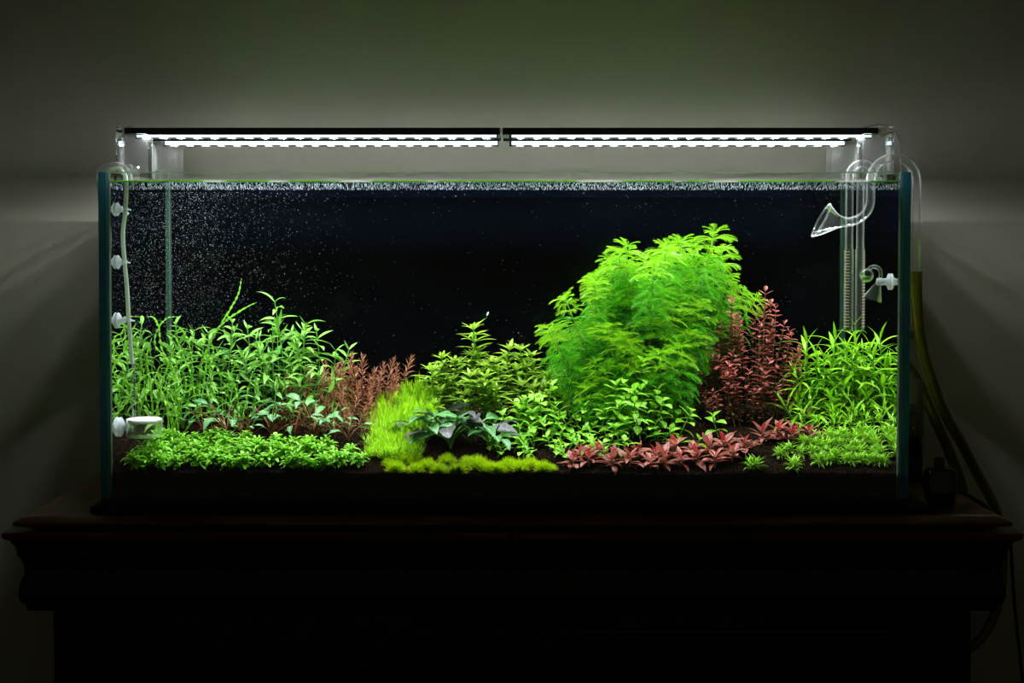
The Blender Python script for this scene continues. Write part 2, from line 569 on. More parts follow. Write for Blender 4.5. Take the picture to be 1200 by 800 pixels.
# face order: bottom, top, front, right, back, left
mb = MB()
mb.box(-TW + TH, TW - TH, 0, TH, T0 + TH + 0.0005, T1, face_mats=[TE, GE, G, TE, G, TE])
mb.box(-TW + TH, TW - TH, 0.0003, TH - 0.0003, T1 - 0.0014, T1 + 0.0002, mat=GE)
mb.build('front_pane', pm, tank)
mb = MB()
mb.box(-TW + TH, TW - TH, TD - TH, TD, T0 + TH + 0.0005, T1, face_mats=[TE, GE, 4, TE, 4, TE])
mb.box(-TW + TH, TW - TH, TD - TH, TD, T1 - 0.0012, T1 + 0.0002, mat=GE)
mb.build('back_pane', pm, tank)
for s in (-1, 1):
    a, b = (-TW, -TW + TH - 0.0003) if s < 0 else (TW - TH + 0.0003, TW)
    mb = MB()
    mb.box(a, b, 0, TD, T0 + TH + 0.0005, T1, face_mats=[TE, G, TE, G, G, G])
    mb.build('side_pane', pm, tank)
mb = MB()
mb.box(-TW, TW, 0, TD, T0, T0 + TH, face_mats=[NV, G, NV, TE, NV, TE])
mb.box(-TW + TH, TW - TH, -0.0003, 0.0002, T0 + TH - 0.0016, T0 + TH - 0.0004, mat=TE)
mb.box(-TW + TH, TW - TH, -0.0003, 0.0002, T0 + 0.0006, T0 + 0.0014, mat=TE)
mb.build('bottom_pane', pm, tank)
mb = MB(); mb.box(-TW + 0.002, TW - 0.002, TD + 0.0006, TD + 0.0016, T0, WATER + 0.004)
mb.build('black_background_film', 'black_film', tank)
# silicone seals: thin pale front ones, darker back ones
for s in (-1, 1):
    xa = s * (TW - TH)
    mb = MB()
    mb.add([(xa, TH, T0 + TH), (xa - s * 0.003, TH, T0 + TH), (xa, TH + 0.003, T0 + TH), (xa, TH, T1 - 0.002), (xa - s * 0.003, TH, T1 - 0.002), (xa, TH + 0.003, T1 - 0.002)],
           [(0, 1, 4, 3), (1, 2, 5, 4), (2, 0, 3, 5), (0, 2, 1), (3, 4, 5)])
    mb.box(xa - s * 0.0001 - 0.0008, xa - s * 0.0001 + 0.0008, -0.0003, 0.0, T0 + TH, T1)
    mb.build('silicone_seal', 'silicone_seal', tank)
    mb = MB()
    yb = TD - TH
    mb.box(min(xa, xa - s * 0.0055), max(xa, xa - s * 0.0055), yb - 0.0016, yb - 0.0002, T0 + TH, T1 - 0.002)
    mb.box(min(xa, xa - s * 0.0035), max(xa, xa - s * 0.0035), yb - 0.008, yb - 0.0018, T0 + TH, T1 - 0.002)
    mb.build('silicone_seal', 'silicone_corner', tank)
# algae line
mb = MB()
z = WATER
mb.box(-TW + TH + 0.001, TW - TH - 0.001, TH + 0.0002, TH + 0.0010, z - 0.0012, z + 0.0012)
tag(mb.build('waterline_algae', 'algae_line', tank), 'thin green and white algae line along the front glass')

# water: open to nothing, one closed body
mb = MB()
g = 0.0006
x0, x1, y0, y1, z0 = -TW + TH + g, TW - TH - g, TH + g, TD - TH - g, T0 + TH + g
mb.box(x0, x1, y0, y1, z0, WATER, face_mats=[1, 0, 1, 0, 1, 0])
tag(mb.build('water', ['water_surface', 'water_on_glass']), 'clear water filling the aquarium almost to the rim', 'water')

# ------------------------------------------------------------------ soil
def soil(x, y):
    z = 0.8075 + 0.0706 * (1 - math.exp(-max(y - 0.012, 0) / 0.2))
    z += 0.0030 * noise.noise(Vector((x * 5, y * 6, 0.3))) + 0.0016 * noise.noise(Vector((x * 24, y * 24, 1.7)))
    if x > 0.3: z += 0.004 * min((x - 0.3) / 0.2, 1) * min(y / 0.1, 1)
    return z
mb = MB()
nx, ny = 260, 60
sx0, sx1, sy0, sy1 = x0 + 0.0008, x1 - 0.0008, y0 + 0.0008, y1 - 0.0008
verts, faces = [], []
for j in range(ny + 1):
    for i in range(nx + 1):
        x = sx0 + (sx1 - sx0) * i / nx
        y = sy0 + (sy1 - sy0) * j / ny
        zz = soil(x, y) + 0.0011 * noise.noise(Vector((x * 190, y * 190, 5)))
        verts.append((x, y, zz))
for j in range(ny):
    for i in range(nx):
        a = j * (nx + 1) + i
        faces.append((a, a + 1, a + nx + 2, a + nx + 1))
b0 = len(verts)
zb = T0 + TH + 0.0012
for i in range(nx + 1):
    verts.append((verts[i][0], sy0, zb))
for i in range(nx):
    faces.append((i + 1, i, b0 + i, b0 + i + 1))
b1 = len(verts)
for j in range(ny + 1):
    verts.append((sx0, verts[j * (nx + 1)][1], zb))
for j in range(ny):
    faces.append((j * (nx + 1), (j + 1) * (nx + 1), b1 + j + 1, b1 + j))
b2 = len(verts)
for j in range(ny + 1):
    verts.append((sx1, verts[j * (nx + 1)][1], zb))
for j in range(ny):
    faces.append(((j + 1) * (nx + 1) + nx, j * (nx + 1) + nx, b2 + j, b2 + j + 1))
mb.add(verts, faces)
tag(mb.build('aquarium_soil', 'soil_dark'), 'dark brown granular soil bed rising toward the back of the tank', 'soil', kind='stuff')
# loose grains on top and against the front glass
mb = MB()
oct_v = [(1, 0, 0), (-1, 0, 0), (0, 1, 0), (0, -1, 0), (0, 0, 1), (0, 0, -1)]
oct_f = [(0, 2, 4), (2, 1, 4), (1, 3, 4), (3, 0, 4), (2, 0, 5), (1, 2, 5), (3, 1, 5), (0, 3, 5)]
rr = random.Random(3)
for i in range(9000):
    x = rr.uniform(sx0 + 0.002, sx1 - 0.002)
    y = sy0 + 0.001 + abs(rr.gauss(0, 0.06)) if i % 3 else rr.uniform(sy0, sy0 + 0.02)
    if y > sy1 - 0.002: continue
    s = rr.uniform(0.0008, 0.0017)
    M = T((x, y, soil(x, y) + s * 0.5)) @ RZ(rr.random() * 6) @ RX(rr.random() * 6) @ S(s)
    mb.add(oct_v, oct_f, 0, M)
tag(mb.build('soil_grains', 'soil_grain'), 'loose brown soil grains scattered over the soil bed', 'soil', kind='stuff')

# ================================================================== LIGHT FIXTURES
led_mesh_mb = MB()
led_mesh_mb.add([(-0.0036, -0.003, 0), (0.0036, -0.003, 0), (0.0036, 0.003, 0), (-0.0036, 0.003, 0), (-0.0062, -0.0038, 0.0010), (0.0062, -0.0038, 0.0010), (0.0062, 0.0038, 0.0010), (-0.0062, 0.0038, 0.0010)],
                [(0, 3, 2, 1)], 0)
led_mesh_mb.add([(-0.0036, -0.003, 0), (0.0036, -0.003, 0), (0.0036, 0.003, 0), (-0.0036, 0.003, 0), (-0.0062, -0.0038, 0.0010), (0.0062, -0.0038, 0.0010), (0.0062, 0.0038, 0.0010), (-0.0062, 0.0038, 0.0010)],
                [(0, 1, 5, 4), (1, 2, 6, 5), (2, 3, 7, 6), (3, 0, 4, 7)], 1)
LED_ME = led_mesh_mb.mesh('led', ['led_bead', 'led_dome'])
FY0, FY1 = 0.105, 0.335
FZ0, FZ1 = 1.3200, 1.3290
for s in (-1, 1):
    lt = thing('aquarium_light', ('left' if s < 0 else 'right') + ' half of the slim LED light bar above the aquarium', 'light', T((0, 0, 0)), 'paired LED lights over the tank')
    xa, xb = (-0.588, -0.0075) if s < 0 else (-0.0035, 0.577)
    mb = MB(); mb.box(xa, xb, FY0, FY1, FZ0 + 0.0055, FZ1)
    mb.build('housing', 'aluminium_underside', lt)
    for y0_, y1_, dz in ((FY0 - 0.002, FY0 + 0.004, 0), (FY1 - 0.052, FY1 - 0.047, 0.002)):
        mb = MB(); mb.box(xa, xb, y0_, y1_, FZ0 - 0.001 + dz, FZ1 + 0.0008 - dz)
        mb.build('front_rail', 'black_metal', lt, bevel=0.0006)
    for k, yy in enumerate((FY0 + 0.022, FY1 - 0.022)):
        mb = MB(); mb.box(xa + 0.014, xb - 0.006, yy - 0.004, yy + 0.004, FZ0 - 0.0032, FZ0 + 0.0050)
        st = mb.build('led_strip', 'led_diffuser', lt)
        mb = MB(); mb.box(xa + 0.010, xb - 0.004, yy + 0.0044, yy + 0.0054, FZ0 - 0.0058, FZ0 + 0.0054)
        mb.build('light_shield', 'black_metal', lt)
        n = 21
        for i in range(n):
            x = xa + 0.028 + (xb - xa - 0.05) * i / (n - 1)
            link('led', LED_ME, st, T((x, yy, FZ0 - 0.0041)))
    # centre joint cap
mb = MB()
# acrylic stands: four clear brackets on the side rims
def bracket(name, xs, y0_, y1_, w_in, label):
    """clear acrylic bracket: plate standing on the side pane rim with a notch, and a top clamp that holds the lamp"""
    b = thing(name, label, 'bracket', T((0, 0, 0)), 'clear acrylic lamp brackets')
    s = -1 if xs < 0 else 1
    zt = FZ1 + 0.0015
    def bx(n, xa, xb, ya, yb, za, zb_, bev=0.0008):
        m_ = MB(); m_.box(min(xa, xb), max(xa, xb), ya, yb, za, zb_)
        return m_.build(n, 'acrylic_clear', b, bevel=bev)
    xo = s * 0.5965
    xi = xo - s * w_in
    bx('front_plate', xo, xi, y0_, y0_ + 0.005, T1 + 0.004, FZ0 - 0.0020)
    bx('rear_plate', xo, xi, y1_ - 0.005, y1_, T1 + 0.004, FZ0 - 0.0020)
    bx('side_plate', xo, xo - s * 0.005, y0_ + 0.0055, y1_ - 0.0055, T1 + 0.002, FZ0 - 0.0020)
    bx('shelf', xo, xi, y0_, y1_, FZ0 - 0.0018, FZ0 - 0.0004 + 0.0)
    bx('clamp', xo, xo - s * 0.0205, y0_ + 0.002, y1_ - 0.002, FZ0 + 0.0002, FZ1 + 0.002)
    # rim clip straddling the pane
    bx('rim_clip', s * (TW - TH - 0.0015), s * (TW - TH - 0.012), y0_ + 0.004, y0_ + 0.022, T1 - 0.012, T1 + 0.016)
    bx('rim_clip', s * (TW - TH - 0.0135), s * (TW - TH - 0.024), y0_ + 0.004, y0_ + 0.014, T1 - 0.014, T1 + 0.012)
    return b
bracket('lamp_bracket', -1, 0.085, 0.125, 0.047, 'clear acrylic bracket holding the lamp at the front left corner')
bracket('lamp_bracket', -1, 0.285, 0.335, 0.047, 'clear acrylic bracket holding the lamp at the back left corner')
bracket('lamp_bracket', 1, 0.085, 0.125, 0.047, 'clear acrylic bracket holding the lamp at the front right corner')
bracket('lamp_bracket', 1, 0.285, 0.335, 0.050, 'clear acrylic bracket holding the lamp at the back right corner')

# thin cable arching from the right end of the lamp
mb = MB()
pts = smooth_path([at(1006, 152, 0.20), at(1018, 148, 0.21), at(1032, 146, 0.22), at(1046, 151, 0.23), at(1054, 166, 0.24), at(1056, 190, 0.26), at(1056, 225, 0.35), at(1058, 300, 0.45), at(1064, 480, 0.46)], 8)
mb.tube(pts, 0.0012, 6)
tag(mb.build('lamp_cable', 'cable_grey'), 'thin pale lamp cable arching over the right bracket', 'cable')

# ================================================================== CO2 EQUIPMENT, LEFT
YD = 0.055
def side_x(s): return s * (TW - TH)

def suction_cup(parent, y, z, s, r=0.0125, stem=0.012, nm='suction_cup'):
    """cup on a side pane; s=-1 left pane, +1 right pane"""
    m_ = MB()
    prof = [(0.0001, 0.0105), (r * 0.55, 0.0100), (r, 0.0018), (r, 0.0010), (r * 0.6, 0.0055), (0.0045, 0.0105), (0.0042, 0.0105 + stem), (0.0001, 0.0107 + stem)]
    prof = [(r, 0.0010), (r * 0.98, 0.0024), (r * 0.62, 0.0050), (0.0045, 0.0064), (0.0036, 0.0080), (0.0036, 0.0064 + stem * 0.6), (0.0048, 0.0066 + stem * 0.62), (0.0048, 0.0064 + stem), (0.0001, 0.0066 + stem)]
    m_.lathe(prof, 20, M=T((s * (TW - TH - 0.0012), y, z)) @ RY(-s * PI / 2))
    m_.lathe([(0.0001, 0.0016), (r, 0.0010)], 20, M=T((s * (TW - TH - 0.0012), y, z)) @ RY(-s * PI / 2))
    return m_.build(nm, 'suction_white', parent)

df_ = thing('gas_diffuser', 'glass gas diffuser with white ceramic disc and white suction cup, low at the left pane', 'diffuser', T((0, 0, 0)))
cpos = at(169, 500, YD)
CXd = cpos.x
zt = at(169, 490.5, YD).z; zb_ = at(169, 512, YD).z
rad = 0.0268
mb = MB()
mb.lathe([(rad, zt), (rad, zb_ + 0.003), (rad * 0.96, zb_ + 0.0008), (rad * 0.6, zb_), (0.0005, zb_ - 0.0005)], 36, M=T((CXd, YD, 0)))
mb.lathe([(rad - 0.0015, zt), (rad - 0.0015, zb_ + 0.007), (rad * 0.8, zb_ + 0.0025), (0.0005, zb_ + 0.0015)], 36, M=T((CXd, YD, 0)))
mb.build('glass_cup', 'lab_glass', df_)
mb = MB()
mb.lathe([(0.0002, zt + 0.0005), (rad * 0.93, zt + 0.0005), (rad * 0.97, zt - 0.001), (rad * 0.97, zt - 0.0045), (rad * 0.9, zt - 0.0055), (0.0002, zt - 0.0055)], 36, M=T((CXd, YD, 0)))
mb.build('ceramic_disc', 'white_ceramic', df_)
mb = MB()
x_t = at(156, 450, YD).x
zt2 = at(156, 418, YD).z
path = smooth_path([(x_t - 0.001, YD + 0.004, zt2), (x_t, YD + 0.006, zt + 0.05), (x_t - 0.001, YD + 0.010, zt + 0.012), (x_t - 0.002, YD + 0.010, zt - 0.01), (CXd - rad + 0.002, YD, zb_ + 0.010)], 6)
mb.tube(path, 0.0026, 10, caps=False)
mb.build('glass_stem', 'lab_glass', df_)
mb = MB()
xs_ = CXd - rad
mb.tube([(xs_ + 0.002, YD, cpos.z), (xs_ - 0.004, YD, cpos.z), (side_x(-1) + 0.016, YD, cpos.z)], [0.0050, 0.0050, 0.0055], 12)
mb.lathe([(0.0150, 0.0015), (0.0150, 0.0032), (0.0110, 0.0060), (0.0062, 0.0080), (0.0060, 0.0175), (0.0001, 0.0176)], 24, M=T((-TW + TH + 0.001, YD, cpos.z)) @ RY(PI / 2))
mb.build('suction_cup', 'suction_white', df_)

tb = thing('gas_tube', 'milky silicone gas tube hanging down the inside of the left pane', 'tube', T((0, 0, 0)))
mb = MB()
pts = smooth_path([at(139, 330, -0.02) + Vector((-0.012, 0.1, 0.10)), at(134, 222, 0.05) + Vector((-0.022, 0, 0)), at(134, 208, 0.05) + Vector((-0.018, 0, 0.004)), at(139, 200, 0.05) + Vector((-0.004, 0, 0.004)), at(145, 203, 0.05), at(148, 214, 0.050),
                   at(147, 245, 0.050), at(144, 275, 0.050), at(146, 306, 0.051), at(149, 340, 0.052), at(151, 377, 0.053), at(153, 400, 0.055), at(155, 426, YD + 0.003)], 8)
mb.tube(pts, 0.0031, 10)
mb.build('tube_body', 'silicone_tube', tb)
for py, px, r_ in ((245, 147, 0.010), (307, 146, 0.0105), (375, 151, 0.0115)):
    p = at(px, py, 0.051)
    suction_cup(tb, p.y, p.z, -1, r_, p.x - 0.0035 - (-TW + TH) - 0.009)
    mb = MB(); mb.tube([p + Vector((0, 0, -0.002)), p + Vector((0, 0, 0.002))], 0.0045, 10)
    mb.tube([p, p + Vector((0.0085, 0, -0.001))], [0.0016, 0.0010], 6)
    mb.build('tube_clip', 'suction_white', tb)
# clear hook over the left rim
hk = MB()
a = at(141, 205, 0.06)
hk.tube(smooth_path([(-0.612, 0.06, T1 - 0.04), (-0.612, 0.06, T1 + 0.002), (-0.605, 0.06, T1 + 0.010), (-0.592, 0.06, T1 + 0.012), (-0.578, 0.06, T1 + 0.008), (-0.570, 0.06, T1 - 0.008), (-0.568, 0.06, T1 - 0.025)], 8), 0.0055, 12, caps=False)
tag(hk.build('tube_hook', 'lab_glass'), 'clear curved hook over the left rim of the aquarium', 'hook')

# ================================================================== FILTER GLASSWARE, RIGHT
YO = 0.088
def arch(y, xin, xout, zarch_base, zin_end, zout_end, r):
    c = (xin + xout) / 2; rr_ = (xout - xin) / 2
    pts = [Vector((xin, y, zin_end))]
    for i in range(5): pts.append(Vector((xin, y, zin_end + (zarch_base - zin_end) * (i + 1) / 5)))
    for i in range(1, 16):
        a = PI - PI * i / 16
        pts.append(Vector((c + rr_ * math.cos(a), y, zarch_base + rr_ * math.sin(a))))
    for i in range(6): pts.append(Vector((xout, y, zarch_base + (zout_end - zarch_base) * i / 5)))
    return pts
out_in = at(1020, 230, YO).x
out_out = at(1074, 230, YO).x
zb0 = at(1048, 212, YO).z
lp = thing('outflow_pipe', 'clear glass outflow pipe arching over the right pane with a flared lily mouth', 'pipe', T((0, 0, 0)))
def shell(mbx, pts, r0, r1=None, n=20, flat=None):
    mbx.tube(pts, r0, n, caps=False, flat=flat)
    mbx.tube(pts, r1 if r1 is not None else ([q - 0.0014 for q in r0] if isinstance(r0, list) else r0 - 0.0014), n, caps=False, flat=flat)
mb = MB()
zl = at(1020, 236, YO).z
full = list(reversed(arch(YO, out_in, out_out, zb0, zl, at(1074, 325, YO).z, 0.0065)))
neck = smooth_path([full[-1], at(1017, 246, YO), at(1010, 254, YO), at(1000, 259, YO), at(992, 260, YO)], 6)[1:]
pts = full + neck
shell(mb, pts, 0.0068)
mb.build('pipe_body', 'lab_glass', lp)
mb = MB()
tip0 = at(992, 260, YO); mouth = at(962, 258, YO)
keys = [at(993, 260, YO), at(988, 260, YO), at(982, 260, YO), at(976, 259.5, YO), at(970, 259, YO), at(965, 258.5, YO), at(962.5, 258, YO)]
rads = [0.0068, 0.0078, 0.0110, 0.0160, 0.0220, 0.0265, 0.0285]
# oblique flare: rings sheared so the mouth plane leans
n = 28
verts, faces = [], []
for i, (p, r_) in enumerate(zip(keys, rads)):
    lean = math.radians(28) * (i / (len(keys) - 1)) ** 0.7
    for k in range(n):
        a_ = 2 * PI * k / n
        dzv = math.cos(a_) * r_; dyv = math.sin(a_) * r_ * 0.9
        verts.append((p.x + dzv * math.sin(lean), p.y + dyv, p.z + dzv * math.cos(lean)))
for i in range(len(keys) - 1):
    for k in range(n):
        faces.append((i * n + k, i * n + (k + 1) % n, (i + 1) * n + (k + 1) % n, (i + 1) * n + k))
mb.add(verts, faces, smooth=True)
rim = [Vector(v_) for v_ in verts[-n:]]; rim.append(rim[0])
mb.tube(rim, 0.0012, 6, caps=False)
mb.build('lily_mouth', 'lab_glass', lp)
# inflow
YI = 0.30
inp = thing('inflow_pipe', 'clear glass inflow pipe with slotted strainer hanging behind the outflow', 'pipe', T((0, 0, 0)))
ii = at(995, 300, YI).x
io = TW + 0.020
zi0 = at(1020, 206, YI).z
mb = MB()
zs0, zs1 = at(1000, 292, YI).z, at(1000, 385, YI).z
pts = arch(YI, ii, io, zi0, zs0, at(1042, 330, YI).z, 0.0065)
shell(mb, pts, 0.0066)
mb.build('pipe_body', 'lab_glass', inp)
mb = MB()
shell(mb, [(ii, YI, zs0), (ii, YI, (zs0 + zs1) / 2), (ii, YI, zs1)], 0.0078)
mb.lathe([(0.0078, 0), (0.006, -0.004), (0.0002, -0.006)], 16, M=T((ii, YI, zs1)))
stn = mb.build('strainer', 'lab_glass', inp)
for i in range(26):
    z = zs1 + 0.004 + (zs0 - zs1 - 0.008) * i / 25
    mb = MB()
    arc = [(ii + 0.0084 * math.cos(a_), YI + 0.0084 * math.sin(a_), z) for a_ in [PI * (0.85 + 0.6 * t_ / 6) for t_ in range(7)]]
    mb.tube(arc, 0.00055, 4)
    mb.build('slot', 'stem_pale', stn)
# drop checker
YC = 0.065
dc = thing('drop_checker', 'small glass drop checker with green ball and white suction cup, high on the right pane', 'drop checker', T((0, 0, 0)))
mb = MB()
bc = at(1015.5, 322.5, YC)
rb = 0.0105
mb.lathe([(rb * math.sin(PI * i / 14) + 0.00001, rb * math.cos(PI * i / 14)) for i in range(15)], 24, M=T(bc))
mb.build('glass_ball', 'lab_glass', dc)
leafmat('indicator_green', (0.07, 0.30, 0.02), (0.10, 0.38, 0.03), trans=0.5)
mb = MB()
mb.lathe([(0.0001, -rb * 0.88), (rb * 0.45, -rb * 0.78), (rb * 0.75, -rb * 0.5), (rb * 0.88, -rb * 0.12), (0.0001, -rb * 0.10)], 20, M=T(bc))
mb.build('indicator_liquid', 'indicator_green', dc)
mb = MB()
pts = smooth_path([at(1018, 316, YC), at(1021, 313, YC), at(1026, 312.5, YC), at(1031, 316, YC), at(1032, 324, YC), at(1028, 334, YC)], 6)
shell(mb, pts, 0.0030, n=12)
mb.build('curved_neck', 'lab_glass', dc)
mb = MB()
pa, pb = at(1029, 332, YC), at(1022, 351, YC)
mb.tube([pa, pa.lerp(pb, 0.3), pb], [0.004, 0.0075, 0.0145], 20, caps=False)
mb.tube([pb, pb + Vector((0, 0, 0.0008))], 0.0147, 20, caps=False)
mb.build('bell', 'lab_glass', dc)
zc = at(1040, 330, YC).z
sx = TW - TH
mb = MB()
mb.lathe([(0.0125, 0.001), (0.0125, 0.0022), (0.006, 0.0050), (0.0052, 0.0085), (0.0052, 0.0125), (0.0062, 0.0130), (0.0062, 0.0155), (0.0055, 0.0165), (0.0055, 0.020), (0.0001, 0.0202)], 24, M=T((sx - 0.001, YC, zc)) @ RY(-PI / 2))
mb.build('suction_cup', 'suction_white', dc)

# ================================================================== HOSES OUTSIDE
def hose(keys, r, name, label, mat='hose_clear'):
    t = thing(name, label, 'hose', T((0, 0, 0)), 'yellowed filter hoses')
    m_ = MB()
    p = smooth_path(keys, 8)
    m_.tube(p, r, 18, caps=False)
    m_.tube(p, r - 0.0022, 18, caps=False)
    m_.build('hose_body', mat, t)
    return t
hose([at(1074, 318, YO), at(1074, 345, YO), at(1075.5, 372, YO + 0.005), at(1080, 402, YO + 0.015), at(1090, 438, 0.13), at(1106, 482, 0.17), at(1128, 522, 0.22), at(1148, 560, 0.28), at(1160, 582, 0.34), at(1169, 604, 0.38), at(1174, 640, 0.42), at(1174, 680, 0.43), at(1168, 712, 0.43), at(1157, 737, 0.43), at(1142, 755, 0.43), at(1118, 768, 0.43)],
     0.0088, 'filter_hose', 'yellowed hose sweeping down from the outflow pipe, outermost of the two')
hose([(io, YI, at(1042, 322, YI).z), (io + 0.002, YI, at(1045, 350, YI).z), at(1038, 385, YI), at(1058, 420, YI), at(1078, 452, YI), at(1094, 488, 0.25), at(1112, 528, 0.28), at(1126, 566, 0.30), at(1128, 582, 0.31), at(1120, 590, 0.31), at(1108, 592.5, 0.31)],
     0.0088, 'filter_hose', 'yellowed hose running from the inflow pipe to the cabinet top behind the black bottle')
mb = MB()
p = at(1070, 393, 0.115)
mb.tube([at(1062, 392, 0.125), at(1084, 393.5, 0.100)], 0.0042, 8)
tag(mb.build('hose_tie', 'tie_black'), 'black strap around the hoses beside the right pane', 'strap')

# ================================================================== BOTTLES AND CABLES
bt = thing('perfume_bottle', 'small square-shouldered black bottle with black cap on the cabinet top', 'bottle', T((0, 0, 0)))
yb_ = 0.070
base = at(1101, 594, yb_)
bx_, bz = base.x, 0.7502
def rounded_section(w, d, k=5, r=0.3):
    pts = []
    for cxs, cys, a0 in ((1, -1, -PI / 2), (1, 1, 0), (-1, 1, PI / 2), (-1, -1, PI)):
        for i in range(k):
            a_ = a0 + PI / 2 * i / (k - 1)
            rr_ = r * d
            pts.append((cxs * (w - rr_) + rr_ * math.cos(a_), cys * (d - rr_) + rr_ * math.sin(a_)))
    return pts
mb = MB()
lv = [(0.0165, 0.0), (0.0190, 0.002), (0.0215, 0.010), (0.0232, 0.024), (0.0235, 0.036), (0.0228, 0.048), (0.0212, 0.0545), (0.0190, 0.0570), (0.0060, 0.0580)]
vs, fs = [], []
for w_, h_ in lv:
    for q in rounded_section(w_, min(w_ * 0.75, 0.016), 5, 0.45):
        vs.append((bx_ + q[0], yb_ + q[1], bz + h_))
n_ = 20
for i in range(len(lv) - 1):
    for k in range(n_):
        fs.append((i * n_ + k, i * n_ + (k + 1) % n_, (i + 1) * n_ + (k + 1) % n_, (i + 1) * n_ + k))
fs.append(tuple(range(n_ - 1, -1, -1))); fs.append(tuple((len(lv) - 1) * n_ + k for k in range(n_)))
mb.add(vs, fs, smooth=True)
mb.build('glass_body', 'black_gloss', bt)
mb = MB()
mb.lathe([(0.0001, 0.0578), (0.0078, 0.0578), (0.0080, 0.0585), (0.0080, 0.0720), (0.0074, 0.0728), (0.0001, 0.0728)], 20, M=T((bx_ - 0.001, yb_, bz)))
mb.build('cap', 'black_plastic', bt)
mb = MB()
for pth in ([(-0.004, 0, 0.030), (-0.0015, 0, 0.0275), (0, 0, 0.0265), (0.003, 0, 0.0285), (0.006, 0, 0.0300)], [(-0.0035, 0, 0.0265), (-0.001, 0, 0.0278), (0.0005, 0, 0.0310)], [(0.001, 0, 0.0275), (0.004, 0, 0.0272)]):
    mb.tube([(bx_ + a_, yb_ - 0.0164, bz + c_) for a_, b_, c_ in pth], 0.00035, 4)
mb.build('emblem', 'logo_silver', bt)

wb = thing('label_bottle', 'tall pale bottle with black lettering and black lower band beside the right pane', 'bottle', T((0, 0, 0)))
yw = 0.30
rw = 0.026
xw = at(1082, 540, yw).x - rw
z_s = at(1080, 509, yw).z
z_t = at(1080, 440, yw).z
mb = MB(); mb.lathe([(0.0001, 0.7502), (rw - 0.002, 0.7502), (rw, 0.753), (rw, z_s), (0.0001, z_s)], 32, M=T((xw, yw, 0)))
mb.build('black_band', 'black_plastic', wb)
mb = MB(); mb.lathe([(0.0001, z_s + 0.0002), (rw - 0.0006, z_s + 0.0002), (rw - 0.0006, z_t - 0.02), (rw - 0.006, z_t - 0.008), (0.010, z_t - 0.003), (0.010, z_t + 0.008), (0.0001, z_t + 0.008)], 32, M=T((xw, yw, 0)))
mb.build('bottle_body', 'white_label', wb)
def text_part(txt, size, x, y, z, mat, parent, nm='lettering'):
    cu = bpy.data.curves.new(nm, 'FONT')
    cu.body = txt; cu.size = size; cu.extrude = 0.00015; cu.align_x = 'RIGHT'
    cu.materials.append(MATS[mat])
    tmp = bpy.data.objects.new(nm, cu)
    me = bpy.data.meshes.new_from_object(tmp)
    bpy.data.objects.remove(tmp)
    o = bpy.data.objects.new(nm, me)
    COL.objects.link(o); o.parent = parent
    o.location = (x, y, z); o.rotation_euler = (PI / 2, 0, 0)
    return o
for k, (txt, py, px) in enumerate((("TEL", 477, 1073.5), ("STR,", 486.5, 1077), ("ROLL", 495.5, 1078.5), ("MMXII", 500.5, 1077))):
    p_ = at(px, py, yw - rw)
    # print a slightly bowed line on the front of the cylinder
    text_part(txt, 0.0085 if k < 3 else 0.0032, p_.x, yw - math.sqrt(max((rw) ** 2 - (p_.x - xw) ** 2, 1e-6)) - 0.0022, p_.z, 'ink_black', wb)

mb = MB()
mb.tube(smooth_path([(bx_ + 0.016, yb_ + 0.022, 0.7525), at(1122, 574.5, 0.10), at(1133, 579, 0.12), at(1147, 587, 0.15), at(1157, 594, 0.18), at(1164, 603, 0.26), at(1172, 640, 0.44)], 8), 0.0024, 8)
tag(mb.build('power_cable', 'cable_black'), 'thick black cable leaving the small black bottle toward the wall', 'cable')
mb = MB()
mb.tube(smooth_path([(0.60 + 0.03, 0.09, 0.7520), at(1108, 596, 0.085), at(1122, 591, 0.11), at(1133, 584.5, 0.14), at(1146, 589, 0.17), at(1156, 594.5, 0.16)], 8), 0.0011, 6)
tag(mb.build('thin_cable', 'cable_black'), 'thin black wire lying curled on the cabinet top beside the bottle', 'cable')
mb = MB()
mb.tube(smooth_path([at(1182, 615, 0.44), at(1184.5, 640, 0.44), at(1187, 680, 0.44), at(1190, 720, 0.44), at(1195, 765, 0.44), at(1200, 820, 0.44), at(1204, 900, 0.44), (0.93, 0.45, 0.008)], 8), 0.0030, 8)
tag(mb.build('hanging_cable', 'cable_black'), 'black cable hanging down the wall beyond the cabinet end', 'cable')

# ================================================================== BUBBLES
mb = MB()
def dot(x, y, z, s):
    mb.add([(x + a_ * s, y + b_ * s, z + c_ * s) for a_, b_, c_ in oct_v], oct_f)
rb_ = random.Random(11)
# mist: dense at the left, thinning toward the right
for i in range(7500):
    px = 135 + abs(rb_.gauss(0, 100)) if rb_.random() < 0.85 else rb_.uniform(140, 1050)
    if px > 1050: continue
    py = 225 + (rb_.random() ** 1.2) * 190
    y = rb_.uniform(0.03, 0.37)
    p_ = at(px, py, y)
    if abs(p_.x) > TW - TH - 0.003 or p_.z > WATER - 0.003: continue
    dot(p_.x, y, p_.z, rb_.choice((0.00018, 0.0002, 0.00026, 0.0004)))
for i in range(130):
    p_ = at(rb_.uniform(300, 950), rb_.uniform(226, 400), rb_.uniform(0.05, 0.35))
    dot(p_.x, p_.y, p_.z, rb_.uniform(0.0003, 0.0007))
tag(mb.build('gas_bubble_mist', 'mist_white'), 'fine white gas bubbles drifting in the water, densest near the left pane', 'bubbles', kind='stuff')
mb = MB()
for i in range(6000):
    x = rb_.uniform(-0.585, 0.585); y = 0.014 + 0.365 * rb_.random()
    s_ = rb_.choice((0.0002, 0.00025, 0.0003, 0.0005))
    dot(x, y, WATER - s_ - 0.0003, s_)
tag(mb.build('surface_bubbles', 'mist_white'), 'tiny white bubbles clinging under the water surface', 'bubbles', kind='stuff')

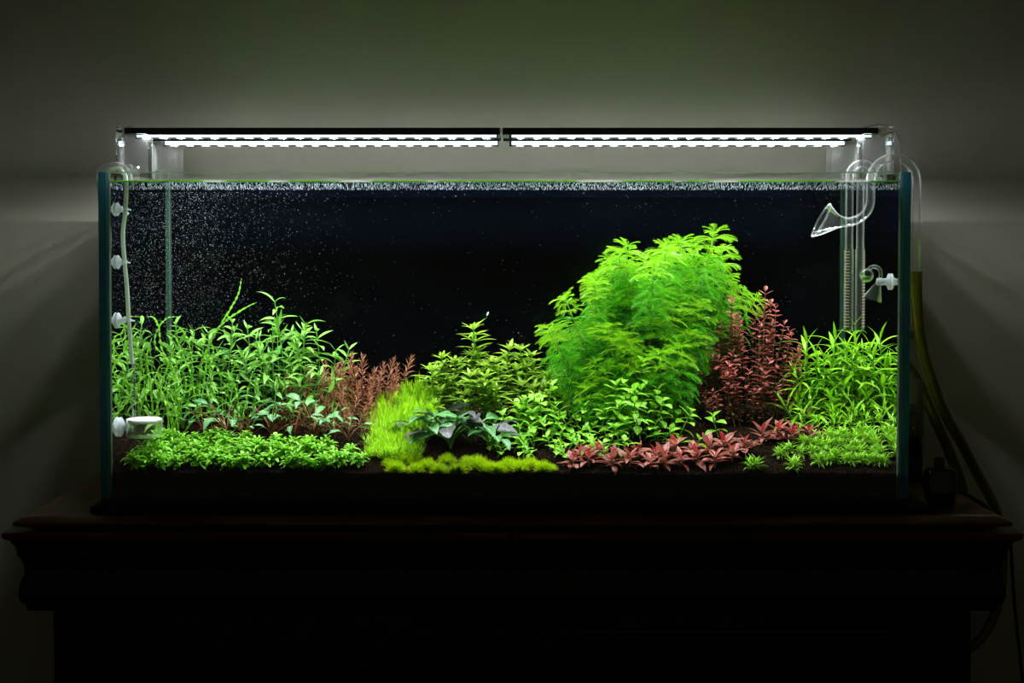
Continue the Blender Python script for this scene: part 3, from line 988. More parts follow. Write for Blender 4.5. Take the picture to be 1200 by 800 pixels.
# ================================================================== PLANTS: leaf generators
def lance(t, p=0.85, tip=1.0):
    return max(math.sin(PI * min(max(t, 0), 1) ** p), 0.0) ** tip

def leaf_geo(Lg, Wd, droop=0.6, fold=0.25, seg=5, p=0.85, tipp=1.0, petiole=0.0, wave=0.0, rnd=None, up0=0.0):
    """blade grows along +X, arches down by droop radians; returns verts, faces, uvs"""
    vs, fs, uv = [], [], []
    x = z = 0.0
    ang = up0
    rows = []
    for i in range(seg + 1):
        t = i / seg
        tt = (t - petiole) / (1 - petiole) if t > petiole else 0
        w = max(Wd * 0.5 * lance(tt, p, tipp), Wd * 0.04)
        if i == seg: w = Wd * 0.02
        wz = fold * w + (wave * math.sin(t * 14) * w if wave else 0)
        nx_, nz_ = -math.sin(ang), math.cos(ang)
        vs += [(x + nx_ * wz, -w, z + nz_ * wz), (x, 0, z), (x + nx_ * wz, w, z + nz_ * (wz - (2 * wave * math.sin(t * 14) * w if wave else 0)))]
        uv += [(0, t), (0.5, t), (1, t)]
        ang -= droop / seg
        x += math.cos(ang) * Lg / seg
        z += math.sin(ang) * Lg / seg
    for i in range(seg):
        a_ = i * 3
        fs += [(a_, a_ + 3, a_ + 4, a_ + 1), (a_ + 1, a_ + 4, a_ + 5, a_ + 2)]
    return vs, fs, uv

def leaf_mesh(name, mat, *a_, **k):
    m_ = MB()
    v_, f_, u_ = leaf_geo(*a_, **k)
    m_.add(v_, f_, 0, smooth=True, uvs=u_)
    return m_.mesh(name, mat)

def LM(h, az, el, s=1.0, x=0.0, y=0.0, roll=0.0):
    """place a leaf at height h, azimuth az, elevation el"""
    return T((x, y, h)) @ RZ(az) @ RY(-el) @ RX(roll) @ S(s)

def curve_stem(H, sway, r0, r1, n=8, ph=0.0):
    return [Vector((sway * math.sin(ph + 2.2 * i / n) - sway * math.sin(ph), sway * math.cos(ph * 1.3 + 1.7 * i / n) - sway * math.cos(ph * 1.3), H * i / n)) for i in range(n + 1)], [r0 + (r1 - r0) * i / n for i in range(n + 1)]

def at_h(pts, t):
    f = t * (len(pts) - 1)
    i = min(int(f), len(pts) - 2)
    return pts[i].lerp(pts[i + 1], f - i)

def stem_mesh(name, mat, pts, rs, n=5):
    m_ = MB(); m_.tube(pts, rs, n)
    return m_.mesh(name, mat)

# a prototype is (height, [(name, mesh, matrix, kind, label, [(name, mesh, matrix)])])
def instance(proto, name, label, cat, M, group):
    r = thing(name, label, cat, M, group)
    for nm, me, mm_, kd, lb, subs in proto[1]:
        o = link(nm, me, r, mm_)
        if kd: o['kind'] = kd
        if lb: o['label'] = lb
        for sn, sm, sM in subs:
            link(sn, sm, o, sM)
    return r

def root_matrix(px, py, Y, bpx=None, by=None, Hproto=1.0, spin=None, rnd=R, smin=0.6, smax=1.5):
    """tip seen at pixel (px, py) at depth Y; base on the soil under pixel column bpx"""
    tip = at(px, py, Y)
    by = Y if by is None else by
    bxx = at(bpx if bpx is not None else px, 500, by).x
    bxx = max(min(bxx, TW - TH - 0.012), -TW + TH + 0.012)
    b = Vector((bxx, by, soil(bxx, by) - 0.002))
    d = tip - b
    s_ = max(min(d.length / Hproto, smax), smin)
    q = Vector((0, 0, 1)).rotation_difference(d.normalized())
    sp = rnd.uniform(0, 2 * PI) if spin is None else spin
    return T(b) @ q.to_matrix().to_4x4() @ RZ(sp) @ S(s_)

def contour(poly, px):
    for (a0, b0_), (a1, b1_) in zip(poly, poly[1:]):
        if a0 <= px <= a1:
            return b0_ + (b1_ - b0_) * (px - a0) / (a1 - a0)
    return poly[0][1] if px < poly[0][0] else poly[-1][1]

def height_at(px, py, Y, bpx=None):
    tip = at(px, py, Y)
    bxx = at(bpx if bpx is not None else px, 500, Y).x
    return (tip - Vector((bxx, Y, soil(bxx, Y)))).length

def pick(protos, h):
    return min(protos, key=lambda p: abs(p[0] - h) + 0.01 * R.random())

COLN = ['far left', 'left', 'middle', 'right', 'far right']
def zone_labels(tips, named, base):
    idx = sorted((i for i in range(len(tips)) if i not in named), key=lambda i: tips[i][0])
    out = dict(named)
    n = len(idx)
    for c in range(5):
        col = sorted(idx[n * c // 5: n * (c + 1) // 5], key=lambda i: tips[i][1])
        for k, i in enumerate(col):
            out[i] = '%s, %s tip at the %s of its clump' % (base, 'highest' if k == 0 else 'lowest' if k == len(col) - 1 else ORD[k] + ' highest', COLN[c])
    return out

ORD = ['first', 'second', 'third', 'fourth', 'fifth', 'sixth', 'seventh', 'eighth', 'ninth', 'tenth', 'eleventh', 'twelfth', 'thirteenth', 'fourteenth', 'fifteenth', 'sixteenth', 'seventeenth', 'eighteenth', 'nineteenth', 'twentieth',
       'twenty-first', 'twenty-second', 'twenty-third', 'twenty-fourth', 'twenty-fifth', 'twenty-sixth', 'twenty-seventh', 'twenty-eighth', 'twenty-ninth', 'thirtieth']
def nth(i, n):
    if i == 0: return 'leftmost'
    if i == n - 1: return 'rightmost'
    return ORD[i] + ' from left'

# ------------------------------------------------------------------ A: willow-leaved stems, back left
def proto_willow(H, seed):
    r = random.Random(seed)
    pts, rs = curve_stem(H, 0.012, 0.0012, 0.0009, ph=seed)
    ch = [('stem', stem_mesh('stem', 'stem_green', pts, rs), Matrix(), None, None, [])]
    old = MB()
    nn = max(4, int(H / 0.0135))
    az = r.random() * 6
    top = nn - 4
    for i in range(nn):
        t = 0.18 + 0.80 * i / (nn - 1)
        p = at_h(pts, t)
        az += PI / 2 + r.uniform(-.3, .3)
        el = 0.40 + 0.65 * (i / nn) ** 3
        for k in (0, 1):
            s = r.uniform(0.8, 1.2) * (0.75 if i == nn - 1 else 1)
            M = LM(p.z, az + k * PI + r.uniform(-.25, .25), el + r.uniform(-.4, .35), s, p.x, p.y, r.uniform(-.6, .6))
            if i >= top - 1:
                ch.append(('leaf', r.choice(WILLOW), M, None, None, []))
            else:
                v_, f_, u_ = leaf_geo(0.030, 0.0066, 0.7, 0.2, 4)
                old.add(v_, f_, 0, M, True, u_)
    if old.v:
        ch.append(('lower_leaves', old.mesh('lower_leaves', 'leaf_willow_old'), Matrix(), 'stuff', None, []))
    return (H, ch)
WILLOW = [leaf_mesh('leaf', 'leaf_willow', 0.034, 0.0080, 0.6, 0.25, 6), leaf_mesh('leaf', 'leaf_willow', 0.038, 0.0084, 1.0, 0.25, 6), leaf_mesh('leaf', 'leaf_willow', 0.028, 0.0070, -0.3, 0.3, 5), leaf_mesh('leaf', 'leaf_willow', 0.030, 0.0078, 1.5, 0.3, 6)]
A = [proto_willow(h, i + 1) for i, h in enumerate((0.06, 0.085, 0.11, 0.14, 0.17))]
polyA = [(150, 425), (165, 410), (190, 392), (218, 378), (240, 385), (262, 375), (290, 382), (315, 375), (335, 352), (350, 372), (375, 388), (400, 410), (410, 430)]
tipsA = [(335, 351, 0.30, 338), (262, 376, 0.31, 264), (218, 379, 0.30, 222), (290, 383, 0.32, 288), (318, 378, 0.30, 322), (352, 378, 0.31, 350), (372, 386, 0.33, 368), (398, 408, 0.33, 388), (345, 392, 0.28, 344), (240, 388, 0.30, 242), (305, 395, 0.27, 306), (196, 392, 0.30, 200)]
for layer in range(5):
    for i in range(8):
        px = 178 + 225 * (i + R.random()) / 8
        Y = 0.345 - layer * 0.035 + R.uniform(-.012, .012)
        tipsA.append((px, contour(polyA, px) + 12 + layer * 15 + R.uniform(-6, 12), Y, px + R.uniform(-8, 8)))
gA = 'willow-leaved stems at the back left'
named = {0: 'tallest pale green willow-leaved stem, rising just right of the left bush centre', 7: 'rightmost willow-leaved stem, just above the russet bush', 11: 'leftmost tall willow-leaved stem beside the curling ribbons'}
lab_ = zone_labels(tipsA, named, 'pale green willow-leaved stem')
for i, (px, py, Y, bp) in enumerate(tipsA):
    p = pick(A, height_at(px, py, Y, bp))
    instance(p, 'willow_leaf_plant', lab_[i], 'plant', root_matrix(px, py, Y, bp, Hproto=p[0]), gA)

# ------------------------------------------------------------------ B: twisted ribbon plants, left
def ribbon_mesh(path, w, twist, mat='leaf_ribbon'):
    m_ = MB()
    pts = smooth_path(path, 10)
    vs, fs, uv = [], [], []
    nP = len(pts)
    for i, p in enumerate(pts):
        t_ = (pts[min(i + 1, nP - 1)] - pts[max(i - 1, 0)]).normalized()
        a_ = t_.cross(Vector((0.1, 1, 0.05))).normalized(); b_ = t_.cross(a_)
        an = twist * i / nP
        ww = w * (1 if i < nP * 0.75 else 1 - 0.9 * (i - nP * 0.75) / (nP * 0.25)) * 0.5
        d_ = a_ * math.cos(an) + b_ * math.sin(an)
        vs += [p - d_ * ww, p + d_ * ww]
        uv += [(0, i / nP), (1, i / nP)]
        if i: fs.append((2 * i - 2, 2 * i, 2 * i + 1, 2 * i - 1))
    m_.add(vs, fs, 0, smooth=False, uvs=uv)
    return m_.mesh('leaf', mat)
ribs = [
    (0.20, [[(212, 480), (206, 440), (190, 410), (186, 385), (180, 372), (168, 371)], [(214, 480), (200, 430), (182, 405), (185, 385), (195, 373), (208, 371)], [(216, 480), (225, 440), (222, 405), (212, 385), (198, 381)]]),
    (0.24, [[(232, 480), (236, 430), (250, 395), (268, 365), (279, 345), (283, 326)], [(236, 480), (240, 440), (246, 400), (262, 378), (285, 362), (301, 354)], [(230, 478), (224, 440), (216, 420), (206, 396), (196, 390)]]),
    (0.14, [[(196, 508), (182, 490), (165, 470), (160, 452), (170, 440), (185, 437), (198, 452)], [(198, 508), (196, 480), (188, 455), (178, 445), (170, 460), (176, 480)], [(200, 508), (214, 470), (218, 445), (210, 430)]]),
    (0.16, [[(204, 505), (208, 480), (216, 462), (232, 452), (244, 450)], [(206, 505), (196, 470), (200, 440), (212, 420), (220, 405)], [(202, 506), (190, 500), (184, 470), (190, 430)]]),
    (0.13, [[(212, 512), (224, 495), (240, 484), (262, 480)], [(210, 512), (202, 490), (208, 460), (215, 450)], [(208, 512), (206, 480), (198, 460), (188, 452)]]),
    (0.26, [[(262, 475), (258, 440), (240, 415), (228, 405)], [(264, 475), (272, 435), (290, 410), (305, 400)], [(258, 475), (246, 440), (250, 410), (240, 395)]]),
    (0.22, [[(180, 490), (176, 450), (172, 420), (178, 395)], [(178, 490), (165, 450), (160, 420), (155, 400)], [(184, 490), (190, 450), (200, 420), (206, 405)]]),
    (0.18, [[(282, 485), (276, 455), (262, 440), (250, 436)], [(284, 485), (292, 450), (300, 430), (312, 424)], [(280, 485), (268, 465), (252, 460), (240, 466)]]),
]
rib_lab = ['twisted ribbon-leaved plant whose two tips curl outward near the left pane corner', 'twisted ribbon-leaved plant with the two longest leaves reaching up into dark water', 'twisted ribbon-leaved plant looping above the gas diffuser', 'twisted ribbon-leaved plant just right of the diffuser, upright leaves',
           'short twisted ribbon-leaved plant behind the carpet right of the diffuser', 'twisted ribbon-leaved plant hidden among the willow-leaved stems', 'twisted ribbon-leaved plant standing behind the gas diffuser stem', 'rightmost twisted ribbon-leaved plant below the willow-leaved stems']
for (Y, leaves), lb in zip(ribs, rib_lab):
    b = at(sum(l[0][0] for l in leaves) / 3, 500, Y)
    b.z = soil(b.x, Y)
    t = thing('ribbon_plant', lb, 'plant', T(b), 'twisted ribbon-leaved plants')
    for l in leaves:
        path = [b] + [at(px, py, Y + R.uniform(-.02, .02)) for px, py in l[1:]]
        path = [p - b for p in path]
        path = [Vector((p.x if p.x + b.x > -0.583 else -0.583 - b.x, p.y, p.z)) for p in path]
        link('leaf', ribbon_mesh(path, 0.0042, R.uniform(40, 60)), t)

# ------------------------------------------------------------------ D: leafy carpet, front left
def rosette_geo(m_, r, n, Lg, Wd, up, x=0, y=0, z=0, mat=0, droop=0.9, p=0.75, stretch=1.0):
    az = r.random() * 6
    for i in range(n):
        az += 2.4
        f = i / n
        el = up * (0.15 + 0.85 * f) + r.uniform(-.15, .15)
        s = (1 - 0.45 * f) * r.uniform(0.85, 1.15)
        v_, f_, u_ = leaf_geo(Lg, Wd, droop, 0.2, 4, p)
        m_.add(v_, f_, mat, T((x, y, z + 0.004 * f * stretch)) @ RZ(az) @ RY(-el) @ RX(r.uniform(-.3, .3)) @ S(s), True, u_)

def proto_carpet(seed, mat='leaf_carpet'):
    r = random.Random(seed)
    m_ = MB()
    st = MB()
    for k in range(5):
        a_ = 2 * PI * k / 5 + r.random(); rr_ = 0.007 * r.uniform(.4, 1.2) if k else 0
        h = r.uniform(0.006, 0.015)
        x_, y_ = rr_ * math.cos(a_), rr_ * math.sin(a_)
        st.tube([(x_ * .4, y_ * .4, 0), (x_, y_, h)], 0.0008, 4)
        rosette_geo(m_, r, 6, 0.0115, 0.0048, 0.5, x_, y_, h * 0.55, droop=0.8, p=0.95)
        rosette_geo(m_, r, 8, 0.0115, 0.0048, 1.15, x_, y_, h, droop=0.8, p=0.95)
    return (0.018, [('stem', st.mesh('stem', 'stem_green'), Matrix(), None, None, []), ('foliage', m_.mesh('foliage', mat), Matrix(), None, None, [])])
Dp = [proto_carpet(s) for s in range(5)]
rowsD = []
for j, (Y, n0, xa, xb) in enumerate(((0.028, 17, 150, 425), (0.055, 15, 158, 415), (0.085, 11, 168, 395), (0.115, 6, 178, 300))):
    for i in range(n0):
        rowsD.append((xa + (xb - xa) * (i + 0.25 + 0.5 * R.random()) / n0, Y + R.uniform(-.008, .008), j))
rown = ['front', 'second', 'third', 'rear']
rowcount = {}
for px, Y, j in sorted(rowsD, key=lambda q: (q[2], q[0])):
    k = rowcount.get(j, 0); rowcount[j] = k + 1
    tot = sum(1 for q in rowsD if q[2] == j)
    bx0 = max(at(px, 540, Y).x, -0.571)
    M = T((bx0, Y, soil(bx0, Y) - 0.001)) @ RZ(R.random() * 6) @ S(R.uniform(1.15, 1.5))
    lab = 'bright green leafy clump in the left carpet, %s row, %s' % (rown[j], nth(k, tot))
    instance(R.choice(Dp), 'carpet_plant', lab, 'plant', M, 'leafy carpet clumps at the front left')

# ------------------------------------------------------------------ E: brown-stalked plants with lance leaves
def proto_crypt(seed, bladeL=0.030, bladeW=0.0105, n=8, pet=0.05, matL='leaf_crypt', matP='petiole_brown', spread=0.75, mixmat=None, pr=0.0009):
    r = random.Random(seed)
    ch = []
    for i in range(n):
        az = i * 2.4 + r.uniform(-.3, .3)
        reach = pet * r.uniform(0.55, 1.15)
        a_ = spread * r.uniform(0.35, 1.15)
        P0 = Vector((0, 0, 0)); P3 = Vector((math.sin(a_) * reach, 0, math.cos(a_) * reach))
        P1 = Vector((0, 0, reach * 0.4)); P2 = P3 * 0.8 + Vector((0, 0, reach * 0.12))
        pts = bez(P0, P1, P2, P3, 6)
        end = pts[-1]; dr = (pts[-1] - pts[-2]).normalized()
        el = math.atan2(dr.z, dr.x)
        s = r.uniform(0.75, 1.15)
        mt = mixmat if (mixmat and r.random() < 0.35) else matL
        me = leaf_mesh('leaf', mt, bladeL * s, bladeW * s, r.uniform(0.5, 1.4), 0.22, 8, p=0.8, wave=0.12)
        M = RZ(az) @ T(end) @ RY(-el * 0.75) @ RX(r.uniform(-.5, .5))
        pm_ = stem_mesh('petiole', matP, pts, [pr * 1.2] * 4 + [pr] * 3, 5)
        ch.append(('leaf', me, M, None, None, [('petiole', pm_, M.inverted() @ RZ(az))]))
    return (pet, ch)
E_ = [proto_crypt(s) for s in range(4)]
spotsE = [(238, 512, 0.165, 1.0), (266, 516, 0.15, 1.25), (292, 508, 0.18, 1.0), (318, 512, 0.165, 1.15), (345, 514, 0.16, 1.1), (368, 516, 0.15, 1.3), (392, 520, 0.14, 1.0), (408, 524, 0.125, 0.8), (252, 500, 0.20, 0.9), (330, 500, 0.20, 1.0), (285, 520, 0.14, 0.8)]
spotsE.sort()
for i, (px, py, Y, s) in enumerate(spotsE):
    b = at(px, py, Y)
    M = T((b.x, Y, soil(b.x, Y) - 0.001)) @ RZ(R.random() * 6) @ S(s * 0.95)
    instance(E_[i % 4], 'lance_leaf_plant', 'brown-stalked plant with blue-green lance leaves on bare soil, %s' % nth(i, len(spotsE)), 'plant', M, 'brown-stalked lance-leaf plants left of centre')
# brown dead stalks tangle among them
for i in range(7):
    px = 245 + i * 25
    b = at(px, 510, 0.16); b.z = soil(b.x, 0.16)
    m_ = MB()
    for k in range(4):
        a_ = R.uniform(-1, 1)
        m_.tube(bez((0, 0, 0), (a_ * .01, 0, .012), (a_ * .02, R.uniform(-.01, .01), R.uniform(.015, .03)), (a_ * .04, R.uniform(-.02, .02), R.uniform(0.0, .03)), 6), 0.0007, 4)
    o = m_.build('bare_stalks', 'petiole_brown')
    o.location = b
    tag(o, 'tuft of thin bare brown stalks on dark soil, %s' % nth(i, 7), 'stalks', 'bare brown stalks between the lance-leaf plants')

# ------------------------------------------------------------------ F: russet bush
def proto_fine(H, seed, mat, Lg, Wd, stem='stem_olive', per=4, gap=0.0045, t0=0.15, el0=0.35, droop=0.3, name='foliage', topn=0, topmesh=None, shrink=0.35):
    r = random.Random(seed)
    pts, rs = curve_stem(H, 0.004, 0.0008, 0.0006, 6, seed)
    ch = [('stem', stem_mesh('stem', stem, pts, rs, 4), Matrix(), None, None, [])]
    m_ = MB()
    nn = int(H * (1 - t0) / gap)
    az = r.random() * 6
    for i in range(nn):
        t = t0 + (1 - t0) * i / (nn - 1)
        p = at_h(pts, t)
        az += 0.9
        for k in range(per):
            s = r.uniform(0.75, 1.2) * (1 - shrink * max(0, (t - 0.8) / 0.2))
            el = el0 + 0.8 * max(0, (t - 0.6) / 0.4) + r.uniform(-.25, .25)
            v_, f_, u_ = leaf_geo(Lg, Wd, droop + r.uniform(-.2, .3), 0.2, 2, 0.8)
            m_.add(v_, f_, 0, LM(p.z, az + 2 * PI * k / per + r.uniform(-.3, .3), el, s, p.x, p.y), True, u_)
    ch.append((name, m_.mesh(name, mat), Matrix(), 'stuff', None, []))
    return (H, ch)
Fp = [proto_fine(h, 20 + i, 'leaf_russet', 0.0155, 0.0023, per=5, gap=0.0048, el0=0.5) for i, h in enumerate((0.04, 0.055, 0.075, 0.095))]
polyF = [(318, 455), (335, 440), (360, 430), (385, 425), (400, 418), (425, 420), (445, 425), (462, 421), (478, 419), (482, 430)]
tipsF = [(478, 420, 0.26, 455), (462, 424, 0.25, 445), (408, 417, 0.27, 405), (427, 419, 0.27, 422), (446, 428, 0.25, 438), (382, 426, 0.26, 382), (360, 432, 0.26, 360), (340, 440, 0.25, 345)]
for layer in range(6):
    for i in range(11):
        px = 328 + 142 * (i + R.random()) / 11 - layer * 2
        tipsF.append((px, contour(polyF, px) + 8 + layer * 13 + R.uniform(-5, 6), 0.285 - layer * 0.021, px - 4 + R.uniform(-6, 6) if px < 420 else px - 8))
namedF = {0: 'rightmost russet fine-leaved stem, leaning out over the needle tufts', 2: 'tallest russet fine-leaved stem near the bush centre'}
lab_ = zone_labels(tipsF, namedF, 'russet brown fine-leaved stem')
for i, (px, py, Y, bp) in enumerate(tipsF):
    p = pick(Fp, height_at(px, py, Y, bp))
    instance(p, 'russet_plant', lab_[i], 'plant', root_matrix(px, py, Y, bp, Hproto=p[0]), 'russet fine-leaved stems')

# ------------------------------------------------------------------ G: yellow-green needle tufts
def proto_needle(H, seed, Lg=0.019, mat='leaf_needle'):
    r = random.Random(seed)
    m_ = MB(); st = MB()
    for c in range(4):
        a_ = r.random() * 6; rr_ = r.uniform(0, 0.009)
        bx0, by0 = rr_ * math.cos(a_), rr_ * math.sin(a_)
        hh = H * r.uniform(0.75, 1.0)
        st.tube([(bx0, by0, 0), (bx0 * 1.6, by0 * 1.6, hh)], 0.0006, 4)
        for i in range(int(hh / 0.0021)):
            t = 0.2 + 0.8 * i * 0.0021 / hh
            if t > 1: break
            for k in range(3):
                az = r.random() * 6.28
                el = 0.15 + 1.0 * t ** 2 + r.uniform(-.35, .35)
                v_, f_, u_ = leaf_geo(Lg * r.uniform(.7, 1.1), 0.0011, -0.3, 0.0, 1, 0.6)
                # single slim triangle
                vv = [v_[0], v_[2], v_[4]]
                m_.add([(0, -0.0008, 0), (0, 0.0008, 0), (v_[4][0], 0, v_[4][2])], [(0, 1, 2)], 0,
                       T((bx0 * (1 + .6 * t), by0 * (1 + .6 * t), hh * t)) @ RZ(az) @ RY(-el), False, [(0, 0), (1, 0), (.5, 1)])
    return (H + 0.010, [('stem', st.mesh('stem', 'stem_green'), Matrix(), None, None, []), ('needles', m_.mesh('needles', mat), Matrix(), 'stuff', None, [])])
Gp = [proto_needle(h, 40 + i) for i, h in enumerate((0.014, 0.028, 0.04, 0.055))]
tipsG = []
polyG = [(430, 480), (445, 458), (465, 449), (490, 440), (500, 445), (520, 460), (535, 480)]
for layer in range(8):
    Y = 0.25 - layer * 0.027
    nG = 10
    for i in range(nG):
        xl, xr = 436 - 2 * (layer > 3), 522 - layer * 5
        px = xl + (xr - xl) * (i + R.random() * 0.8) / nG
        tipsG.append((px, max(contour(polyG, px) + layer * 9.0, 446 + layer * 10) + R.uniform(-4, 4), Y + R.uniform(-.008, .008), px))
tipsG.append((492, 438, 0.26, 490))
lab_ = zone_labels(tipsG, {len(tipsG) - 1: 'lone yellow-green needle tuft rising above the others beside the star-leaved stems'}, 'yellow-green needle-leaved tuft')
for i, (px, py, Y, bp) in enumerate(tipsG):
    p = pick(Gp, height_at(px, py, Y, bp))
    instance(p, 'needle_tuft', lab_[i], 'plant', root_matrix(px, py, Y, bp, Hproto=p[0], smin=1.0), 'needle-leaved tufts in the mound')

# ------------------------------------------------------------------ H: low moss domes along the front
def proto_dome(seed, R0=0.014):
    r = random.Random(seed)
    m_ = MB()
    for i in range(620):
        u = r.random(); az = r.random() * 6.283
        th = math.acos(1 - u * 0.98)
        d_ = Vector((math.sin(th) * math.cos(az), math.sin(th) * math.sin(az), math.cos(th)))
        ln = R0 * r.uniform(0.8, 1.12)
        w_ = d_.cross(Vector((r.uniform(-1, 1), r.uniform(-1, 1), r.uniform(-1, 1)))).normalized() * 0.0006
        bs = d_ * (ln * 0.25)
        tip_ = d_ * ln + Vector((0, 0, 0.001 * r.random()))
        m_.add([bs - w_, bs + w_, tip_], [(0, 1, 2)])
    return (R0, [('needles', m_.mesh('needles', 'leaf_moss'), Matrix(), 'stuff', None, [])])
Hp = [proto_dome(60 + i) for i in range(3)]
domes = [(464, 556, .022, 1.1), (474, 549, .05, 1.15), (488, 556, .025, 1.0), (501, 552, .035, 1.05), (514, 557, .022, 1.0), (524, 550, .05, 1.0), (536, 559, .018, 1.1), (548, 550, .045, .95), (560, 551, .035, 1.3), (571, 556, .025, 1.05), (583, 557, .020, 1.1), (596, 553, .035, 1.1), (609, 556, .025, 1.15), (622, 553, .035, 1.0), (637, 557, .022, 1.05), (484, 548, .06, 1.0), (457, 553, .04, .9), (646, 557, 0.024, .7)]
domes.sort()
for i, (px, py, Y, s) in enumerate(domes):
    b = at(px, py, Y)
    M = T((b.x, Y, soil(b.x, Y) - 0.003)) @ RZ(R.random() * 6) @ S(s * 1.25)
    instance(Hp[i % 3], 'moss_dome', 'small yellow-green domed tuft at the front glass, %s' % nth(i, len(domes)), 'plant', M, 'domed tufts along the front glass')

# ------------------------------------------------------------------ I: broad dark leaves in the middle
Ip = [proto_crypt(80 + s, 0.045, 0.0215, 12, 0.042, 'leaf_broad', 'petiole_green', 0.85, 'leaf_broad_purple', 0.0014) for s in range(4)]
Isp = [(497, 532, 0.115, 0.95, 'dark broad-leaved rosette with purplish leaves, nearest the needle mound'), (528, 530, 0.10, 1.15, 'dark broad-leaved rosette in the middle of its group, largest pale-veined leaves'), (552, 528, 0.13, 1.1, 'dark broad-leaved rosette just left of the round-leaved bush'), (575, 532, 0.10, 0.95, 'dark broad-leaved rosette with a purple leaf against the round-leaved bush'), (515, 520, 0.155, 1.0, 'dark broad-leaved rosette standing behind its neighbours by the needle mound')]
for i, (px, py, Y, s, lb) in enumerate(Isp):
    b = at(px, py, Y)
    instance(Ip[i % 4], 'broad_leaf_plant', lb, 'plant', T((b.x, Y, soil(b.x, Y) - 0.001)) @ RZ(i * 1.3) @ S(s), 'dark broad-leaved rosettes')

# ------------------------------------------------------------------ J: star-whorled stems behind the middle
def whorl_mesh(seed, n, Lg, Wd, el, mat, droop=0.6, name='leaf_whorl'):
    r = random.Random(seed)
    m_ = MB()
    for k in range(n):
        v_, f_, u_ = leaf_geo(Lg, Wd, droop + r.uniform(-.2, .2), 0.25, 5)
        m_.add(v_, f_, 0, RZ(2 * PI * k / n + r.uniform(-.2, .2)) @ RY(-el - r.uniform(-.15, .15)) @ S(r.uniform(.85, 1.12)), True, u_)
    return m_.mesh(name, mat)
JW = [whorl_mesh(90 + i, 6, 0.032, 0.0070, 0.60, 'leaf_star') for i in range(3)]
JT = [whorl_mesh(95 + i, 6, 0.012, 0.0034, 1.1, 'leaf_star_top', 0.3) for i in range(2)]
JL = [leaf_mesh('leaf', 'leaf_star', 0.034, 0.0074, 0.4, 0.25, 6), leaf_mesh('leaf', 'leaf_star', 0.030, 0.0070, 0.8, 0.25, 6)]
def proto_star(H, seed):
    r = random.Random(seed)
    pts, rs = curve_stem(H, 0.005, 0.0016, 0.0012, 8, seed)
    ch = [('stem', stem_mesh('stem', 'stem_green', pts, rs), Matrix(), None, None, [])]
    h = H
    k = 0
    p = at_h(pts, 1)
    ch.append(('crown', r.choice(JT), T(p), None, None, []))
    while h > H * 0.25:
        p = at_h(pts, h / H)
        if k < 2:
            for q in range(7):
                ch.append(('leaf', JL[q % 2], LM(p.z - 0.002, 2 * PI * q / 7 + k * .5 + r.uniform(-.2, .2), 0.85 - 0.4 * k + r.uniform(-.15, .15), r.uniform(.8, 1.1) * (0.8 if k == 0 else 1), p.x, p.y), None, None, []))
        else:
            ch.append(('leaf_whorl', r.choice(JW), T(p) @ RZ(r.random() * 6) @ RY(r.uniform(-.15, .15)), None, None, []))
        h -= 0.0115 if k > 0 else 0.008
        k += 1
    return (H + 0.008, ch)
Jp = [proto_star(h, i + 5) for i, h in enumerate((0.055, 0.08, 0.105, 0.13))]
polyJ = [(495, 425), (515, 415), (540, 395), (560, 378), (580, 392), (600, 402), (625, 408), (650, 420)]
tipsJ = [(563, 379, 0.28, 566), (520, 414, 0.27, 524), (594, 403, 0.29, 592), (612, 404, 0.28, 610), (546, 435, 0.22, 548), (505, 428, 0.25, 512), (532, 418, 0.26, 534), (578, 418, 0.25, 580), (626, 412, 0.30, 622), (555, 410, 0.27, 556)]
for layer in range(3):
    for i in range(7):
        px = 508 + 140 * (i + R.random()) / 7
        tipsJ.append((px, contour(polyJ, px) + 22 + layer * 17 + R.uniform(-4, 7), 0.27 - layer * 0.03, px))
namedJ = {0: 'tallest star-whorled stem, standing clear against the dark back', 1: 'star-whorled stem at the far left of its bush above the needle mound', 2: 'star-whorled stem just right of the tallest one', 4: 'star-whorled stem directly above the dark broad-leaved rosettes'}
lab_ = zone_labels(tipsJ, namedJ, 'yellow-green star-whorled stem')
for i, (px, py, Y, bp) in enumerate(tipsJ):
    p = pick(Jp, height_at(px, py, Y, bp))
    instance(p, 'star_whorl_plant', lab_[i], 'plant', root_matrix(px, py, Y, bp, Hproto=p[0]), 'star-whorled stems behind the middle')

# ------------------------------------------------------------------ K: round-leaved bush
KL = [leaf_mesh('leaf', 'leaf_round', 0.0245, 0.0130, 0.8, 0.2, 6, p=0.9), leaf_mesh('leaf', 'leaf_round', 0.0220, 0.0120, 0.3, 0.25, 6, p=0.9), leaf_mesh('leaf', 'leaf_round', 0.0205, 0.0125, 1.2, 0.15, 6, p=0.95)]
def proto_round(H, seed, top=5):
    r = random.Random(seed)
    pts, rs = curve_stem(H, 0.005, 0.0013, 0.0010, 8, seed)
    ch = [('stem', stem_mesh('stem', 'stem_green', pts, rs), Matrix(), None, None, [])]
    old = MB(); h = H; k = 0; az = r.random() * 6
    while h > H * 0.2:
        p = at_h(pts, h / H)
        az += PI / 2 + r.uniform(-.25, .25)
        for q in (0, 1):
            M = LM(p.z, az + q * PI + r.uniform(-.2, .2), (1.0, 0.5, 0.3, 0.15, 0.1)[min(k, 4)] + r.uniform(-.2, .2), r.uniform(.85, 1.15) * (0.7 if k == 0 else 1), p.x, p.y, r.uniform(-.25, .25))
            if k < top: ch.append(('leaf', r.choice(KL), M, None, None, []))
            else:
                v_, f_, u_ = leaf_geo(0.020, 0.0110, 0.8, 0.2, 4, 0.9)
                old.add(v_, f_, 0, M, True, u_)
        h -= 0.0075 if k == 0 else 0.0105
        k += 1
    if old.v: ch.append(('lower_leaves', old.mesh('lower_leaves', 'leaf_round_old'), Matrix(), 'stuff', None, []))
    return (H + 0.008, ch)
